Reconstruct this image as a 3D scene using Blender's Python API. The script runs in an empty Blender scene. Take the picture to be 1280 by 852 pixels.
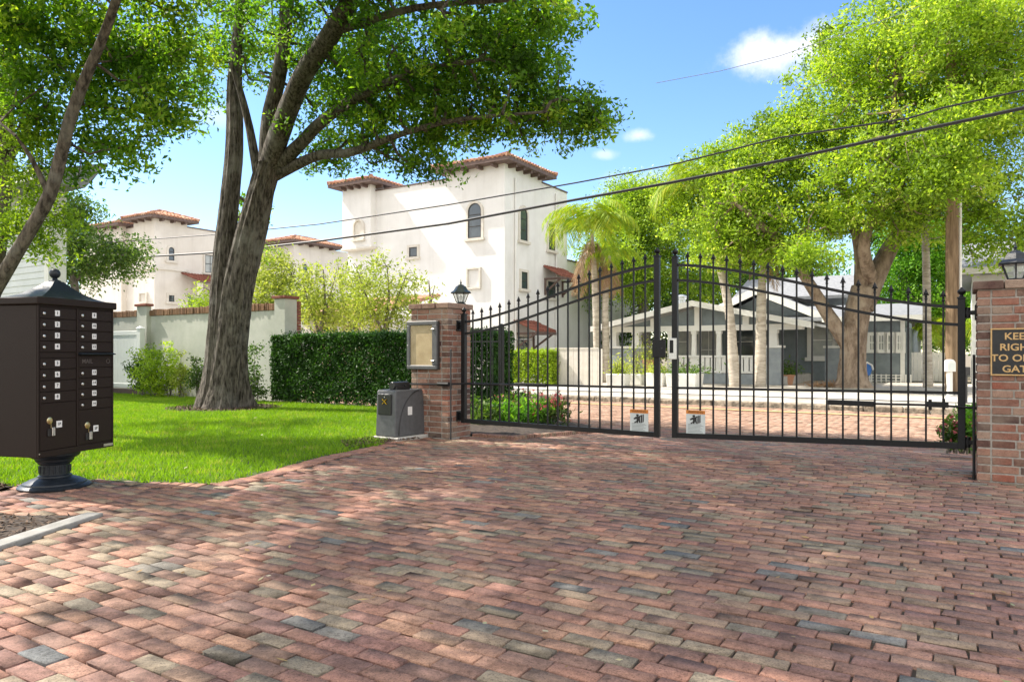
import bpy, bmesh, math, random
import numpy as np
from mathutils import Vector, Matrix
random.seed(7)
R = math.radians
S = bpy.context.scene
COL = S.collection
# ---------------------------------------------------------------- camera, light, exposure
CAMH, FPX, HZN = 1.14, 900.0, 441.0
cd = bpy.data.cameras.new("camera"); cam = bpy.data.objects.new("camera", cd); COL.objects.link(cam)
cd.sensor_width = 36.0; cd.lens = FPX / 1280 * 36.0; cd.shift_y = (HZN - 426) / 1280
cd.clip_start = 0.05; cd.clip_end = 2000
cam.location = (0, 0, CAMH); cam.rotation_euler = (R(90), 0, 0)
S.camera = cam
SUN_EL, SUN_AZ = R(49), math.atan2(-0.869, 0.307)      # azimuth measured from +Y towards +X
S.view_settings.view_transform = 'Standard'; S.view_settings.look = 'None'
S.view_settings.exposure = 0.98; S.view_settings.gamma = 1.0
S.view_settings.use_curve_mapping = False
S.view_settings.use_white_balance = True; S.view_settings.white_balance_temperature = 6600; S.view_settings.white_balance_tint = 10
sd = bpy.data.lights.new("sun", 'SUN'); sun = bpy.data.objects.new("sun", sd); COL.objects.link(sun)
sd.energy = 4.7; sd.angle = R(0.55); sd.color = (1.0, 0.93, 0.83)
sv = Vector((math.sin(SUN_AZ) * math.cos(SUN_EL), math.cos(SUN_AZ) * math.cos(SUN_EL), math.sin(SUN_EL)))
sun.rotation_euler = sv.to_track_quat('Z', 'Y').to_euler(); sun.location = (0, 0, 30)
W = bpy.data.worlds.new("World"); S.world = W; W.use_nodes = True
nt = W.node_tree; nt.nodes.clear()
def wn(t, **k):
    n = nt.nodes.new(t)
    for a, b in k.items(): setattr(n, a, b)
    return n
def wl(a, b): nt.links.new(a, b)
sky = wn('ShaderNodeTexSky', sky_type='NISHITA', sun_disc=False, sun_elevation=SUN_EL, sun_rotation=SUN_AZ % (2 * math.pi))
sky.air_density = 1.0; sky.dust_density = 0.3; sky.ozone_density = 2.0
bg = wn('ShaderNodeBackground'); bg.inputs['Strength'].default_value = 0.15
out = wn('ShaderNodeOutputWorld')
tc = wn('ShaderNodeTexCoord')
nz = wn('ShaderNodeTexNoise'); nz.inputs['Scale'].default_value = 16; nz.inputs['Detail'].default_value = 7; nz.inputs['Roughness'].default_value = .62
wl(tc.outputs['Generated'], nz.inputs['Vector'])
def wmath(op, a, b=None):
    m = wn('ShaderNodeMath', operation=op)
    for i, v in enumerate((a, b)):
        if v is None: continue
        if isinstance(v, (int, float)): m.inputs[i].default_value = v
        else: wl(v, m.inputs[i])
    return m.outputs[0]
def wdot(v):
    m = wn('ShaderNodeVectorMath', operation='DOT_PRODUCT'); m.inputs[1].default_value = v
    wl(tc.outputs['Generated'], m.inputs[0]); return m.outputs['Value']
mask = None
# (bearing, height) of each cloud seen in the sky, its half width and half height, its strength
for (az, tz, wdt, hgt, st) in ((.385, .420, .098, .040, 1.0), (.350, .412, .055, .026, .8), (.43, .43, .05, .03, .7), (.178, .302, .028, .013, .7), (.128, .276, .022, .010, .5), (.25, .235, .14, .035, .4),
                               (-.41, .33, .05, .02, .4), (-.10, .33, .05, .03, .4)):
    d = Vector((az, 1, tz)).normalized(); r = Vector((1, -az, 0)).normalized(); u = r.cross(d)
    a = wmath('DIVIDE', wdot(r), wdt * d.y); b = wmath('DIVIDE', wdot(u), hgt * d.y)
    f = wdot(d)
    q = wmath('SQRT', wmath('ADD', wmath('MULTIPLY', a, a), wmath('MULTIPLY', b, b)))
    v = wmath('SUBTRACT', wmath('ADD', 1.0, wmath('MULTIPLY', wmath('SUBTRACT', nz.outputs['Fac'], .5), 1.7)), q)
    m = wn('ShaderNodeMapRange', interpolation_type='SMOOTHSTEP'); wl(v, m.inputs['Value'])
    m.inputs['From Min'].default_value = 0; m.inputs['From Max'].default_value = .8; m.inputs['To Max'].default_value = st
    v = wmath('MULTIPLY', m.outputs[0], wmath('GREATER_THAN', f, 0.3))
    mask = v if mask is None else wmath('MAXIMUM', mask, v)
# broad bright cloud bank added overhead and behind the viewer for neutral fill light
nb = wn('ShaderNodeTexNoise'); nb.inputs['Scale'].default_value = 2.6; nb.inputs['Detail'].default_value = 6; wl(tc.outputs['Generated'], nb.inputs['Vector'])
def wrange(v, a, b, c=0, d=1):
    m = wn('ShaderNodeMapRange', interpolation_type='SMOOTHSTEP'); wl(v, m.inputs['Value'])
    for k, q in (('From Min', a), ('From Max', b), ('To Min', c), ('To Max', d)): m.inputs[k].default_value = q
    return m.outputs[0]
fill_bank = wmath('MULTIPLY', wrange(wdot((0, -.94, .34)), -.25, .25), wrange(nb.outputs['Fac'], .33, .55))
fill_bank = wmath('MULTIPLY', fill_bank, wrange(wdot((0, 0, 1)), -.02, .12))
mb_ = wn('ShaderNodeMix', data_type='RGBA'); wl(fill_bank, mb_.inputs['Factor'])
mx = wn('ShaderNodeMix', data_type='RGBA'); wl(mask, mx.inputs['Factor'])
hs = wn('ShaderNodeHueSaturation'); hs.inputs['Saturation'].default_value = 1.2; hs.inputs['Value'].default_value = 1.0; hs.inputs['Hue'].default_value = .506
wl(sky.outputs['Color'], hs.inputs['Color'])
wl(hs.outputs['Color'], mx.inputs['A']); mx.inputs['B'].default_value = (4.2, 4.4, 4.8, 1)
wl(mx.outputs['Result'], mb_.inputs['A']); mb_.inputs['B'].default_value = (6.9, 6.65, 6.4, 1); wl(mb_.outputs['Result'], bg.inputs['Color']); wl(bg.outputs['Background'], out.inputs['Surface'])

# ---------------------------------------------------------------- frames: street axis e, outward axis n
TH = R(32.0)
CE, SE = math.cos(TH), math.sin(TH)
def EN(e, n): return (CE * e + SE * n, -SE * e + CE * n)
def toEN(x, y): return (CE * x - SE * y, SE * x + CE * y)
def e_at(px, n):
    k = (px - 640) / FPX
    return (k * CE * n - SE * n) / (CE + k * SE)
def n_at(px, e):
    k = (px - 640) / FPX
    return (CE * e + k * SE * e) / (k * CE - SE)
def z_at(py, e, n): return CAMH + (HZN - py) / FPX * (-SE * e + CE * n)
def zY(py, Y): return CAMH + (HZN - py) / FPX * Y
def at(px, py, Y): return ((px - 640) / FPX * Y, Y, zY(py, Y))
def gnd(px, py, z=0):
    Y = FPX * (CAMH - z) / (py - HZN); return ((px - 640) / FPX * Y, Y)
def sstep(a, b, x):
    t = np.clip((x - a) / (b - a), 0, 1); return t * t * (3 - 2 * t)
def gz(e, n):
    """height of the ground: level drive, dips to the street beyond the gate, rises a little over the kerb"""
    e = np.asarray(e, float); n = np.asarray(n, float)
    dip = -0.2 * np.clip((n - 8.2) / 4.2, 0, 1)
    side = sstep(-7.2, -5.9, e) * (1 - sstep(2.0, 4.0, e))
    nearside = dip * side
    far = np.where(n > 18.6, -0.08, -0.2)
    w = np.clip((n - 12.2) / .35, 0, 1)
    return nearside * (1 - w) + far * w

# ---------------------------------------------------------------- mesh builder
class MB:
    def __init__(s): s.v = []; s.f = []; s.a = []; s.cur = 0.5; s.m = []; s.mi = 0
    def face(s, idx): s.f.append(tuple(idx)); s.a.append(s.cur); s.m.append(s.mi)
    def poly(s, pts):
        b = len(s.v); s.v.extend(tuple(p) for p in pts); s.face(range(b, b + len(pts)))
    def hull8(s, p):
        b = len(s.v); s.v.extend(tuple(q) for q in p)
        for q in ((0, 3, 2, 1), (4, 5, 6, 7), (0, 1, 5, 4), (1, 2, 6, 5), (2, 3, 7, 6), (3, 0, 4, 7)): s.face(b + i for i in q)
    def box(s, x0, x1, y0, y1, z0, z1):
        s.hull8([(x0, y0, z0), (x1, y0, z0), (x1, y1, z0), (x0, y1, z0), (x0, y0, z1), (x1, y0, z1), (x1, y1, z1), (x0, y1, z1)])
    def taper(s, cx, cy, z0, z1, a0, b0, a1, b1):
        s.hull8([(cx - a0, cy - b0, z0), (cx + a0, cy - b0, z0), (cx + a0, cy + b0, z0), (cx - a0, cy + b0, z0),
                 (cx - a1, cy - b1, z1), (cx + a1, cy - b1, z1), (cx + a1, cy + b1, z1), (cx - a1, cy + b1, z1)])
    def bar(s, p, q, w, h, up=(0, 0, 1)):
        p = Vector(p); q = Vector(q); d = (q - p).normalized(); u = Vector(up)
        r = d.cross(u).normalized() * (w / 2); t = r.cross(d).normalized() * (h / 2)
        s.hull8([p - r - t, p + r - t, p + r + t, p - r + t, q - r - t, q + r - t, q + r + t, q - r + t])
    def tube(s, pts, rad, seg=8, cap=True, wob=0.0, rnd=None):
        pts = [Vector(p) for p in pts]; n = len(pts)
        if not hasattr(rad, '__len__'): rad = [rad] * n
        b = len(s.v); ref = None
        for i in range(n):
            d = (pts[min(i + 1, n - 1)] - pts[max(i - 1, 0)])
            if d.length < 1e-9: d = Vector((0, 0, 1))
            d.normalize()
            if ref is None: ref = d.orthogonal().normalized()
            ref = (ref - d * ref.dot(d)).normalized(); bi = d.cross(ref)
            for k in range(seg):
                a = 2 * math.pi * k / seg
                r = rad[i] * (1 + (wob * (math.sin(a * 3 + i * .35) * .5 + math.sin(a * 5 + 1.3 + i * .21) * .35 + random.uniform(-.3, .3)) if wob else 0))
                s.v.append(tuple(pts[i] + (ref * math.cos(a) + bi * math.sin(a)) * r))
        for i in range(n - 1):
            for k in range(seg):
                k2 = (k + 1) % seg
                s.face((b + i * seg + k, b + i * seg + k2, b + (i + 1) * seg + k2, b + (i + 1) * seg + k))
        if cap:
            s.face(b + k for k in reversed(range(seg))); s.face(b + (n - 1) * seg + k for k in range(seg))
    def lathe(s, prof, c=(0, 0, 0), seg=24, sq=None):
        b = len(s.v); n = len(prof)
        for (r, z) in prof:
            for k in range(seg):
                a = 2 * math.pi * (k + .5) / seg
                s.v.append((c[0] + r * math.cos(a), c[1] + r * math.sin(a), c[2] + z))
        for i in range(n - 1):
            for k in range(seg):
                k2 = (k + 1) % seg
                s.face((b + i * seg + k, b + i * seg + k2, b + (i + 1) * seg + k2, b + (i + 1) * seg + k))
        s.face(b + k for k in reversed(range(seg))); s.face(b + (n - 1) * seg + k for k in range(seg))
    def prism(s, poly, fn0, fn1):
        """polygon of (u, v); fn0 / fn1 map to the two end planes"""
        n = len(poly); b = len(s.v)
        s.v.extend(tuple(fn0(*p)) for p in poly); s.v.extend(tuple(fn1(*p)) for p in poly)
        s.face(reversed([b + i for i in range(n)])); s.face(b + n + i for i in range(n))
        for i in range(n):
            j = (i + 1) % n; s.face((b + i, b + j, b + n + j, b + n + i))
    def text(s, txt, fn, size=.1, align='CENTER', depth=0.002, bold=0.0):
        cu = bpy.data.curves.new('t', 'FONT'); cu.body = txt; cu.size = size; cu.align_x = align; cu.align_y = 'CENTER'
        cu.extrude = depth / 2; cu.offset = bold; cu.resolution_u = 3
        o = bpy.data.objects.new('t', cu); COL.objects.link(o)
        bpy.context.view_layer.update()
        me = bpy.data.meshes.new_from_object(o)
        b = len(s.v); s.v.extend(tuple(fn(v.co.x, v.co.y, v.co.z + depth / 2)) for v in me.vertices)
        for p in me.polygons: s.face(b + i for i in p.vertices)
        bpy.data.objects.remove(o); bpy.data.curves.remove(cu); bpy.data.meshes.remove(me)
    def build(s, name, mat, parent=None, bevel=0, flat=False, ang=32, fix=True):
        me = bpy.data.meshes.new(name); v = s.v
        org = (0, 0, 0); rot = None
        if parent is not None: org = ORG.get(parent.name, org)
        if org != (0, 0, 0): v = [(a - org[0], b - org[1], c - org[2]) for a, b, c in v]
        me.from_pydata(v, [], s.f)
        at_ = me.attributes.new('rnd', 'FLOAT', 'FACE'); at_.data.foreach_set('value', s.a)
        for m in (mat if isinstance(mat, (list, tuple)) else [mat]): me.materials.append(m)
        if any(s.m): me.polygons.foreach_set('material_index', s.m)
        if fix or bevel:
            bm = bmesh.new(); bm.from_mesh(me)
            bmesh.ops.recalc_face_normals(bm, faces=bm.faces)
            if bevel:
                ed = [e for e in bm.edges if e.is_manifold and e.calc_face_angle(0) > .5]
                bmesh.ops.bevel(bm, geom=ed, offset=bevel, segments=1, profile=.5, affect='EDGES', clamp_overlap=True)
            bm.to_mesh(me); bm.free()
        me.update()
        if not flat:
            me.polygons.foreach_set('use_smooth', [True] * len(me.polygons)); me.set_sharp_from_angle(angle=R(ang))
        o = bpy.data.objects.new(name, me); COL.objects.link(o)
        if parent is not None: o.parent = parent; ORG[o.name] = org
        return o
ORG = {}
def tag(o, label=None, cat=None, group=None, kind=None):
    if label: o['label'] = label
    if cat: o['category'] = cat
    if group: o['group'] = group
    if kind: o['kind'] = kind
    return o
def thing(name, label, cat, org=(0, 0, 0), en=False, rz=0, group=None):
    """Empty at the thing's base. en=True: parts are given in street axes (e, n, z); else in x, y, z about org"""
    o = bpy.data.objects.new(name, None); COL.objects.link(o); o.empty_display_size = .2
    if en:
        x, y = EN(org[0], org[1]); o.location = (x, y, org[2]); o.rotation_euler = (0, 0, -TH)
    else:
        o.location = org; o.rotation_euler = (0, 0, rz)
    ORG[o.name] = tuple(org)
    return tag(o, label, cat, group)
def loose(o, org=None, en=False):
    return o
def solo(mb, name, mat, label, cat, org=(0, 0, 0), en=False, group=None, kind=None, **k):
    """a thing of one mesh"""
    t = MB(); t.v = [(a - org[0], b - org[1], c - org[2]) for a, b, c in mb.v]; t.f, t.a, t.m = mb.f, mb.a, mb.m
    o = t.build(name, mat, None, **k)
    if en:
        x, y = EN(org[0], org[1]); o.location = (x, y, org[2]); o.rotation_euler = (0, 0, -TH)
    else: o.location = org
    ORG[o.name] = tuple(org)
    return tag(o, label, cat, group, kind)

def quads_mesh(name, mat, V, rnd, parent=None, nv=4, org=(0, 0, 0), smooth=False):
    """V: (N, nv, 3) faces as one mesh, one random value per face"""
    N = len(V); me = bpy.data.meshes.new(name)
    if parent is not None: org = ORG.get(parent.name, (0, 0, 0))
    V = (np.asarray(V, np.float32) - np.array(org, np.float32)).reshape(-1)
    me.vertices.add(N * nv); me.vertices.foreach_set('co', V)
    me.loops.add(N * nv); me.loops.foreach_set('vertex_index', np.arange(N * nv, dtype=np.int32))
    me.polygons.add(N); me.polygons.foreach_set('loop_start', np.arange(0, N * nv, nv, dtype=np.int32))
    me.polygons.foreach_set('loop_total', np.full(N, nv, np.int32))
    a = me.attributes.new('rnd', 'FLOAT', 'FACE'); a.data.foreach_set('value', np.asarray(rnd, np.float32))
    me.materials.append(mat); me.update(calc_edges=True)
    o = bpy.data.objects.new(name, me); COL.objects.link(o)
    if parent is not None: o.parent = parent
    else: o.location = org
    return o
def leaf_quads(C, length, width, rng, up=0.25, droop=0.0, D=None):
    """pointed leaves centred at C with random turn"""
    N = len(C); d = rng.normal(size=(N, 3))
    if D is not None: d = d * .55 + D
    d[:, 2] -= droop; d /= np.linalg.norm(d, axis=1)[:, None]
    r = rng.normal(size=(N, 3)); r[:, 2] += up * 3
    s = np.cross(d, r); s /= (np.linalg.norm(s, axis=1)[:, None] + 1e-9)
    L = length * rng.uniform(.65, 1.3, N)[:, None]; w = width * rng.uniform(.7, 1.25, N)[:, None]
    nn = np.cross(d, s)
    return np.stack([C - d * L * .5, C + s * w * .5 + d * L * .05 + nn * w * .18, C + d * L * .5, C - s * w * .5 + d * L * .05 + nn * w * .18], 1)

# ---------------------------------------------------------------- materials
def newmat(name):
    m = bpy.data.materials.new(name); m.use_nodes = True; t = m.node_tree
    return m, t, t.nodes['Principled BSDF']
def N_(t, typ, **k):
    n = t.nodes.new(typ)
    for a, b in k.items(): setattr(n, a, b)
    return n
def ramp(t, fac, stops):
    r = N_(t, 'ShaderNodeValToRGB'); el = r.color_ramp.elements
    while len(el) < len(stops): el.new(.5)
    for e, (p, c) in zip(el, stops): e.position = p; e.color = (*c, 1)
    t.links.new(fac, r.inputs['Fac']); return r.outputs['Color']
def mixc(t, fac, a, b, mode='MIX'):
    m = N_(t, 'ShaderNodeMix', data_type='RGBA', blend_type=mode)
    for i, v in (('Factor', fac), ('A', a), ('B', b)):
        if isinstance(v, (int, float)): m.inputs[i].default_value = v
        elif isinstance(v, tuple): m.inputs[i].default_value = (*v, 1)
        else: t.links.new(v, m.inputs[i])
    return m.outputs['Result']
def noise(t, scale, detail=4, rough=.55, stretch=None):
    c = N_(t, 'ShaderNodeTexCoord'); n = N_(t, 'ShaderNodeTexNoise')
    n.inputs['Scale'].default_value = scale; n.inputs['Detail'].default_value = detail; n.inputs['Roughness'].default_value = rough
    if stretch:
        mp = N_(t, 'ShaderNodeMapping'); mp.inputs['Scale'].default_value = stretch
        t.links.new(c.outputs['Object'], mp.inputs['Vector']); t.links.new(mp.outputs['Vector'], n.inputs['Vector'])
    else: t.links.new(c.outputs['Object'], n.inputs['Vector'])
    return n.outputs['Fac']
def bump(t, b, h, strength, dist=.01):
    n = N_(t, 'ShaderNodeBump'); n.inputs['Strength'].default_value = strength; n.inputs['Distance'].default_value = dist
    t.links.new(h, n.inputs['Height']); t.links.new(n.outputs['Normal'], b.inputs['Normal'])
def mat(name, c1, c2=None, scale=6, rough=.6, metal=0, bmp=0, bscale=60, stretch=None, spec=.5, dist=.01, lo=.35, hi=.65):
    m, t, b = newmat(name)
    b.inputs['Roughness'].default_value = rough; b.inputs['Metallic'].default_value = metal
    b.inputs['Specular IOR Level'].default_value = spec
    if c2 is None: b.inputs['Base Color'].default_value = (*c1, 1)
    else: t.links.new(ramp(t, noise(t, scale, 5, .6, stretch), [(lo, c1), (hi, c2)]), b.inputs['Base Color'])
    if bmp: bump(t, b, noise(t, bscale, 5, .6, stretch), bmp, dist)
    return m
TH_ = R(32.0)
def rnd_out(t):
    a = N_(t, 'ShaderNodeAttribute', attribute_name='rnd'); return a.outputs['Fac']
def brickmat(name, stops, rough=.85, stain=(.10, .085, .07), sfac=.35, bs=90, bstr=.6, big=.8, spec=.3, tex=(.55, 1.35), tyre=False):
    m, t, b = newmat(name); b.inputs['Roughness'].default_value = rough; b.inputs['Specular IOR Level'].default_value = spec
    c = ramp(t, rnd_out(t), stops)
    c = mixc(t, .55, c, ramp(t, noise(t, 28, 6, .7), [(.3, (tex[0], tex[0], tex[0])), (.7, (tex[1], tex[1] * .98, tex[1] * .95))]), 'MULTIPLY')
    c = mixc(t, .6, c, ramp(t, noise(t, 150, 3, .7), [(.34, (.35, .33, .32)), (.5, (1.05, 1.05, 1.05))]), 'MULTIPLY')
    n2 = ramp(t, noise(t, big, 5, .6), [(.42, (0, 0, 0)), (.72, (1, 1, 1))])
    sep = N_(t, 'ShaderNodeMath', operation='MULTIPLY'); t.links.new(n2, sep.inputs[0]); sep.inputs[1].default_value = sfac
    c = mixc(t, sep.outputs[0], c, stain)
    if tyre:                                              # worn wheel tracks and drips along the drive, fine grit in the faces
        co = N_(t, 'ShaderNodeTexCoord'); mp = N_(t, 'ShaderNodeMapping'); mp.inputs['Rotation'].default_value = (0, 0, TH_); mp.inputs['Scale'].default_value = (1.5, .16, 1)
        n = N_(t, 'ShaderNodeTexNoise'); n.inputs['Scale'].default_value = 1.0; n.inputs['Detail'].default_value = 5; t.links.new(co.outputs['Object'], mp.inputs['Vector']); t.links.new(mp.outputs['Vector'], n.inputs['Vector'])
        c = mixc(t, .8, c, ramp(t, n.outputs['Fac'], [(.36, (.74, .74, .75)), (.6, (1.1, 1.09, 1.07))]), 'MULTIPLY')
        c = mixc(t, .7, c, ramp(t, noise(t, 9, 5, .7), [(.34, (.5, .48, .46)), (.52, (1.08, 1.08, 1.08))]), 'MULTIPLY')
        c = mixc(t, .75, c, ramp(t, noise(t, 75, 4, .75), [(.34, (.5, .48, .47)), (.46, (1.0, 1.0, 1.0)), (.7, (1.2, 1.18, 1.15))]), 'MULTIPLY')
    t.links.new(c, b.inputs['Base Color'])
    bump(t, b, noise(t, bs, 6, .7), bstr, .006)
    return m
def leafmat(name, stops, trans=.35, tcol=None, rough=.55):
    m, t, b = newmat(name); b.inputs['Roughness'].default_value = rough; b.inputs['Specular IOR Level'].default_value = .35
    c = ramp(t, rnd_out(t), stops); t.links.new(c, b.inputs['Base Color'])
    tr = N_(t, 'ShaderNodeBsdfTranslucent')
    c2 = mixc(t, 1.0, c, tcol or (1.5, 1.6, .6), 'MULTIPLY'); t.links.new(c2, tr.inputs['Color'])
    mx = N_(t, 'ShaderNodeMixShader'); mx.inputs[0].default_value = trans
    t.links.new(b.outputs[0], mx.inputs[1]); t.links.new(tr.outputs[0], mx.inputs[2])
    t.links.new(mx.outputs[0], t.nodes['Material Output'].inputs['Surface'])
    return m
def glassmat(name, tint=(.9, .95, .95), fac=.25):
    m, t, b = newmat(name)
    tr = N_(t, 'ShaderNodeBsdfTransparent'); tr.inputs['Color'].default_value = (*tint, 1)
    b.inputs['Base Color'].default_value = (.75, .8, .8, 1); b.inputs['Roughness'].default_value = .08
    mx = N_(t, 'ShaderNodeMixShader'); mx.inputs[0].default_value = fac
    t.links.new(tr.outputs[0], mx.inputs[1]); t.links.new(b.outputs[0], mx.inputs[2])
    t.links.new(mx.outputs[0], t.nodes['Material Output'].inputs['Surface']); return m
def barkmat(name, c1, c2, vscale=(14, 14, 3.0), bstr=.9, dist=.03, lichen=None):
    m, t, b = newmat(name); b.inputs['Roughness'].default_value = .92; b.inputs['Specular IOR Level'].default_value = .2
    f = noise(t, 1.0, 7, .68, vscale)
    c = ramp(t, f, [(.38, c1), (.62, c2)])
    if lichen: c = mixc(t, ramp(t, noise(t, 1.7, 5, .65), [(.52, (0, 0, 0)), (.68, (.75, .75, .75))]), c, lichen)
    t.links.new(c, b.inputs['Base Color']); bump(t, b, f, bstr, dist); return m

M = {}
M['ground'] = mat('dry soil', (.16, .13, .09), (.24, .20, .13), .7, .95, bmp=.5, bscale=20)
M['bed'] = mat('joint sand', (.035, .028, .022), (.10, .08, .06), 7, .95, bmp=.6, bscale=80)
M['paver'] = brickmat('clay paver', [(0, (.15, .16, .165)), (.022, (.20, .20, .19)), (.05, (.235, .20, .15)), (.16, (.29, .235, .17)), (.26, (.30, .195, .14)), (.36, (.22, .125, .105)), (.5, (.31, .17, .125)), (.66, (.39, .205, .15)), (.76, (.26, .145, .125)), (.88, (.42, .245, .165)), (1, (.18, .11, .10))], sfac=.4, stain=(.20, .165, .125), big=.8, bstr=.5, bs=70, tex=(.5, 1.5), tyre=True)
M['street'] = brickmat('street brick', [(0, (.27, .165, .115)), (.5, (.37, .23, .16)), (1, (.43, .29, .21))], sfac=.25, stain=(.3, .24, .19), bstr=.4, big=.5)
M['pillar_brick'] = brickmat('pillar brick', [(0, (.09, .055, .05)), (.12, (.16, .08, .06)), (.3, (.27, .12, .085)), (.5, (.35, .17, .12)), (.65, (.38, .23, .17)), (.8, (.36, .26, .20)), (.9, (.22, .13, .10)), (1, (.33, .12, .08))], sfac=.7, stain=(.31, .24, .18), big=3.5, bstr=1.0, tex=(.45, 1.4))
M['mortar'] = mat('mortar', (.30, .27, .235), (.44, .40, .355), 30, .95, bmp=.6, bscale=120)
M['concrete'] = mat('concrete', (.40, .385, .355), (.52, .50, .46), 3.5, .9, bmp=.4, bscale=70)
M['walk'] = mat('sunbaked concrete', (.30, .27, .22), (.50, .47, .42), 1.1, .9, bmp=.3, bscale=40)
M['kerbstone'] = mat('granite kerb', (.09, .075, .055), (.36, .30, .225), 8, .9, bmp=.9, bscale=14, dist=.03)
M['yellow'] = mat('worn yellow paint', (.47, .31, .13), (.52, .38, .20), 7, .8)
M['black'] = mat('black powder coat', (.007, .007, .008), (.012, .012, .013), 40, .42, bmp=.08, bscale=250, spec=.3)
M['dark_iron'] = mat('dark iron', (.022, .022, .023), (.04, .04, .04), 25, .5)
M['bronze'] = mat('bronze paint', (.017, .0105, .008), (.025, .016, .0125), 120, .55, bmp=.2, bscale=300, spec=.2)
M['cast'] = mat('blue black cast metal', (.010, .014, .019), (.018, .024, .032), 30, .42, bmp=.15, bscale=150, spec=.35)
M['green_cast'] = mat('green black lamp metal', (.012, .018, .016), (.03, .04, .036), 40, .35, bmp=.15, bscale=150)
M['steel'] = mat('brushed steel', (.55, .54, .52), (.68, .67, .65), 60, .35, 1)
M['brass'] = mat('brass', (.62, .50, .27), (.70, .58, .33), 60, .3, 1)
M['white_tag'] = mat('white plastic', (.72, .71, .68), (.8, .79, .77), 50, .5)
M['ink'] = mat('black ink', (.02, .02, .02), rough=.6)
M['gray_ink'] = mat('grey ink', (.22, .25, .25), rough=.7)
M['emboss'] = mat('worn embossing', (.075, .06, .052), (.11, .09, .08), 60, .45)
M['opener'] = mat('charcoal plastic', (.080, .082, .085), (.105, .107, .11), 14, .5, bmp=.1, bscale=300)
M['opener_panel'] = mat('black plastic', (.012, .012, .013), (.02, .02, .021), 30, .35)
M['emblem'] = mat('yellow emblem', (.75, .50, .02), rough=.5)
M['plate_black'] = mat('black sign plate', (.012, .012, .013), (.02, .02, .02), 20, .45)
M['gold'] = mat('gold letters', (.55, .34, .13), (.62, .41, .18), 40, .5)
M['orange'] = mat('orange print', (.55, .17, .02), (.62, .22, .03), 20, .55)
M['sign_pale'] = mat('pale sign face', (.48, .53, .53), (.58, .62, .61), 9, .55)
M['cork'] = mat('aged paper board', (.42, .31, .17), (.55, .43, .26), 7, .8)
M['lamp_glass'] = glassmat('lantern glass', (.93, .95, .93), .3)
M['clear_glass'] = glassmat('cabinet glass', (.95, .95, .92), .05)
M['window'] = mat('dark window glass', (.035, .05, .06), (.07, .09, .10), .6, .06, spec=.9)
M['window_pale'] = mat('blind behind glass', (.30, .32, .31), (.42, .43, .40), 3, .15, spec=.8)
M['stucco'] = mat('white stucco', (.68, .655, .61), (.76, .735, .69), 1.2, .92, bmp=.35, bscale=38)
M['stucco_cream'] = mat('cream stucco', (.64, .595, .53), (.72, .675, .61), 1.0, .92, bmp=.35, bscale=38)
def stucco(name, c1, c2, st):
    m, t, b = newmat(name); b.inputs['Roughness'].default_value = .93
    c = ramp(t, noise(t, .9, 5, .6), [(.35, c1), (.65, c2)])
    c = mixc(t, ramp(t, noise(t, 1.0, 6, .65, (2.2, 2.2, .12)), [(.50, (0, 0, 0)), (.75, (.35, .35, .35))]), c, st)
    t.links.new(c, b.inputs['Base Color']); bump(t, b, noise(t, 24, 6, .7), .5, .012); return m
M['stucco'] = stucco('white stucco', (.72, .71, .685), (.80, .79, .77), (.58, .56, .52))
M['stucco_cream'] = stucco('cream stucco', (.64, .60, .54), (.72, .68, .62), (.48, .43, .37))
M['trim'] = mat('stone trim', (.60, .56, .49), (.68, .64, .57), 4, .85, bmp=.2)
M['wall_green'] = mat('pale green stucco', (.40, .42, .36), (.52, .53, .47), 1.4, .92, bmp=.3, bscale=40)
M['tile'] = brickmat('terracotta tile', [(0, (.28, .14, .09)), (.4, (.44, .22, .135)), (.75, (.55, .33, .22)), (1, (.60, .44, .33))], sfac=.3, stain=(.30, .22, .17), big=.8, bstr=.4)
M['coping'] = brickmat('weathered clay coping', [(0, (.14, .08, .05)), (.5, (.27, .15, .085)), (1, (.38, .24, .15))], sfac=.4, stain=(.25, .19, .13), big=2, bstr=.6)
M['tile_red'] = brickmat('dark red tile', [(0, (.16, .055, .04)), (.5, (.24, .085, .06)), (1, (.32, .13, .09))], sfac=.2, stain=(.2, .13, .1), bstr=.4)
M['eave'] = mat('brown eave wood', (.10, .065, .055), (.15, .10, .085), 6, .7)
M['door_wood'] = mat('dark bronze frame', (.035, .032, .03), rough=.5)
M['white_paint'] = mat('white house paint', (.70, .69, .65), (.78, .77, .73), 2.5, .6)
M['vinyl'] = mat('white vinyl', (.62, .66, .63), (.70, .73, .70), 1.6, .45)
M['siding'] = mat('white lap siding', (.58, .61, .60), (.66, .69, .68), 2, .6)
M['gray_siding'] = mat('slate grey siding', (.165, .195, .21), (.22, .255, .27), 2.2, .7)
M['gray_wall'] = mat('blue grey masonry', (.25, .28, .30), (.33, .36, .38), 3, .85, bmp=.2)
M['shingle'] = mat('pale shingle roof', (.19, .20, .215), (.27, .28, .295), 7, .9, bmp=.4, bscale=25)
M['roof_metal'] = mat('galvanised metal', (.5, .53, .55), (.66, .68, .7), 8, .35, .7)
M['terracotta'] = mat('terracotta pot', (.45, .22, .13), (.52, .28, .17), 9, .85)
M['blue'] = mat('blue fabric', (.03, .13, .42), (.05, .18, .5), 9, .7)
M['mulch'] = brickmat('bark mulch', [(0, (.045, .03, .022)), (.5, (.10, .065, .045)), (1, (.20, .14, .095))], sfac=.2, stain=(.08, .06, .045), bstr=.3)
M['soil'] = mat('dark soil', (.035, .026, .02), (.075, .055, .04), 18, .95, bmp=.8, bscale=60)
M['lawn'] = mat('turf soil', (.045, .075, .015), (.08, .12, .025), 14, .95, bmp=.6, bscale=60)
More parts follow.
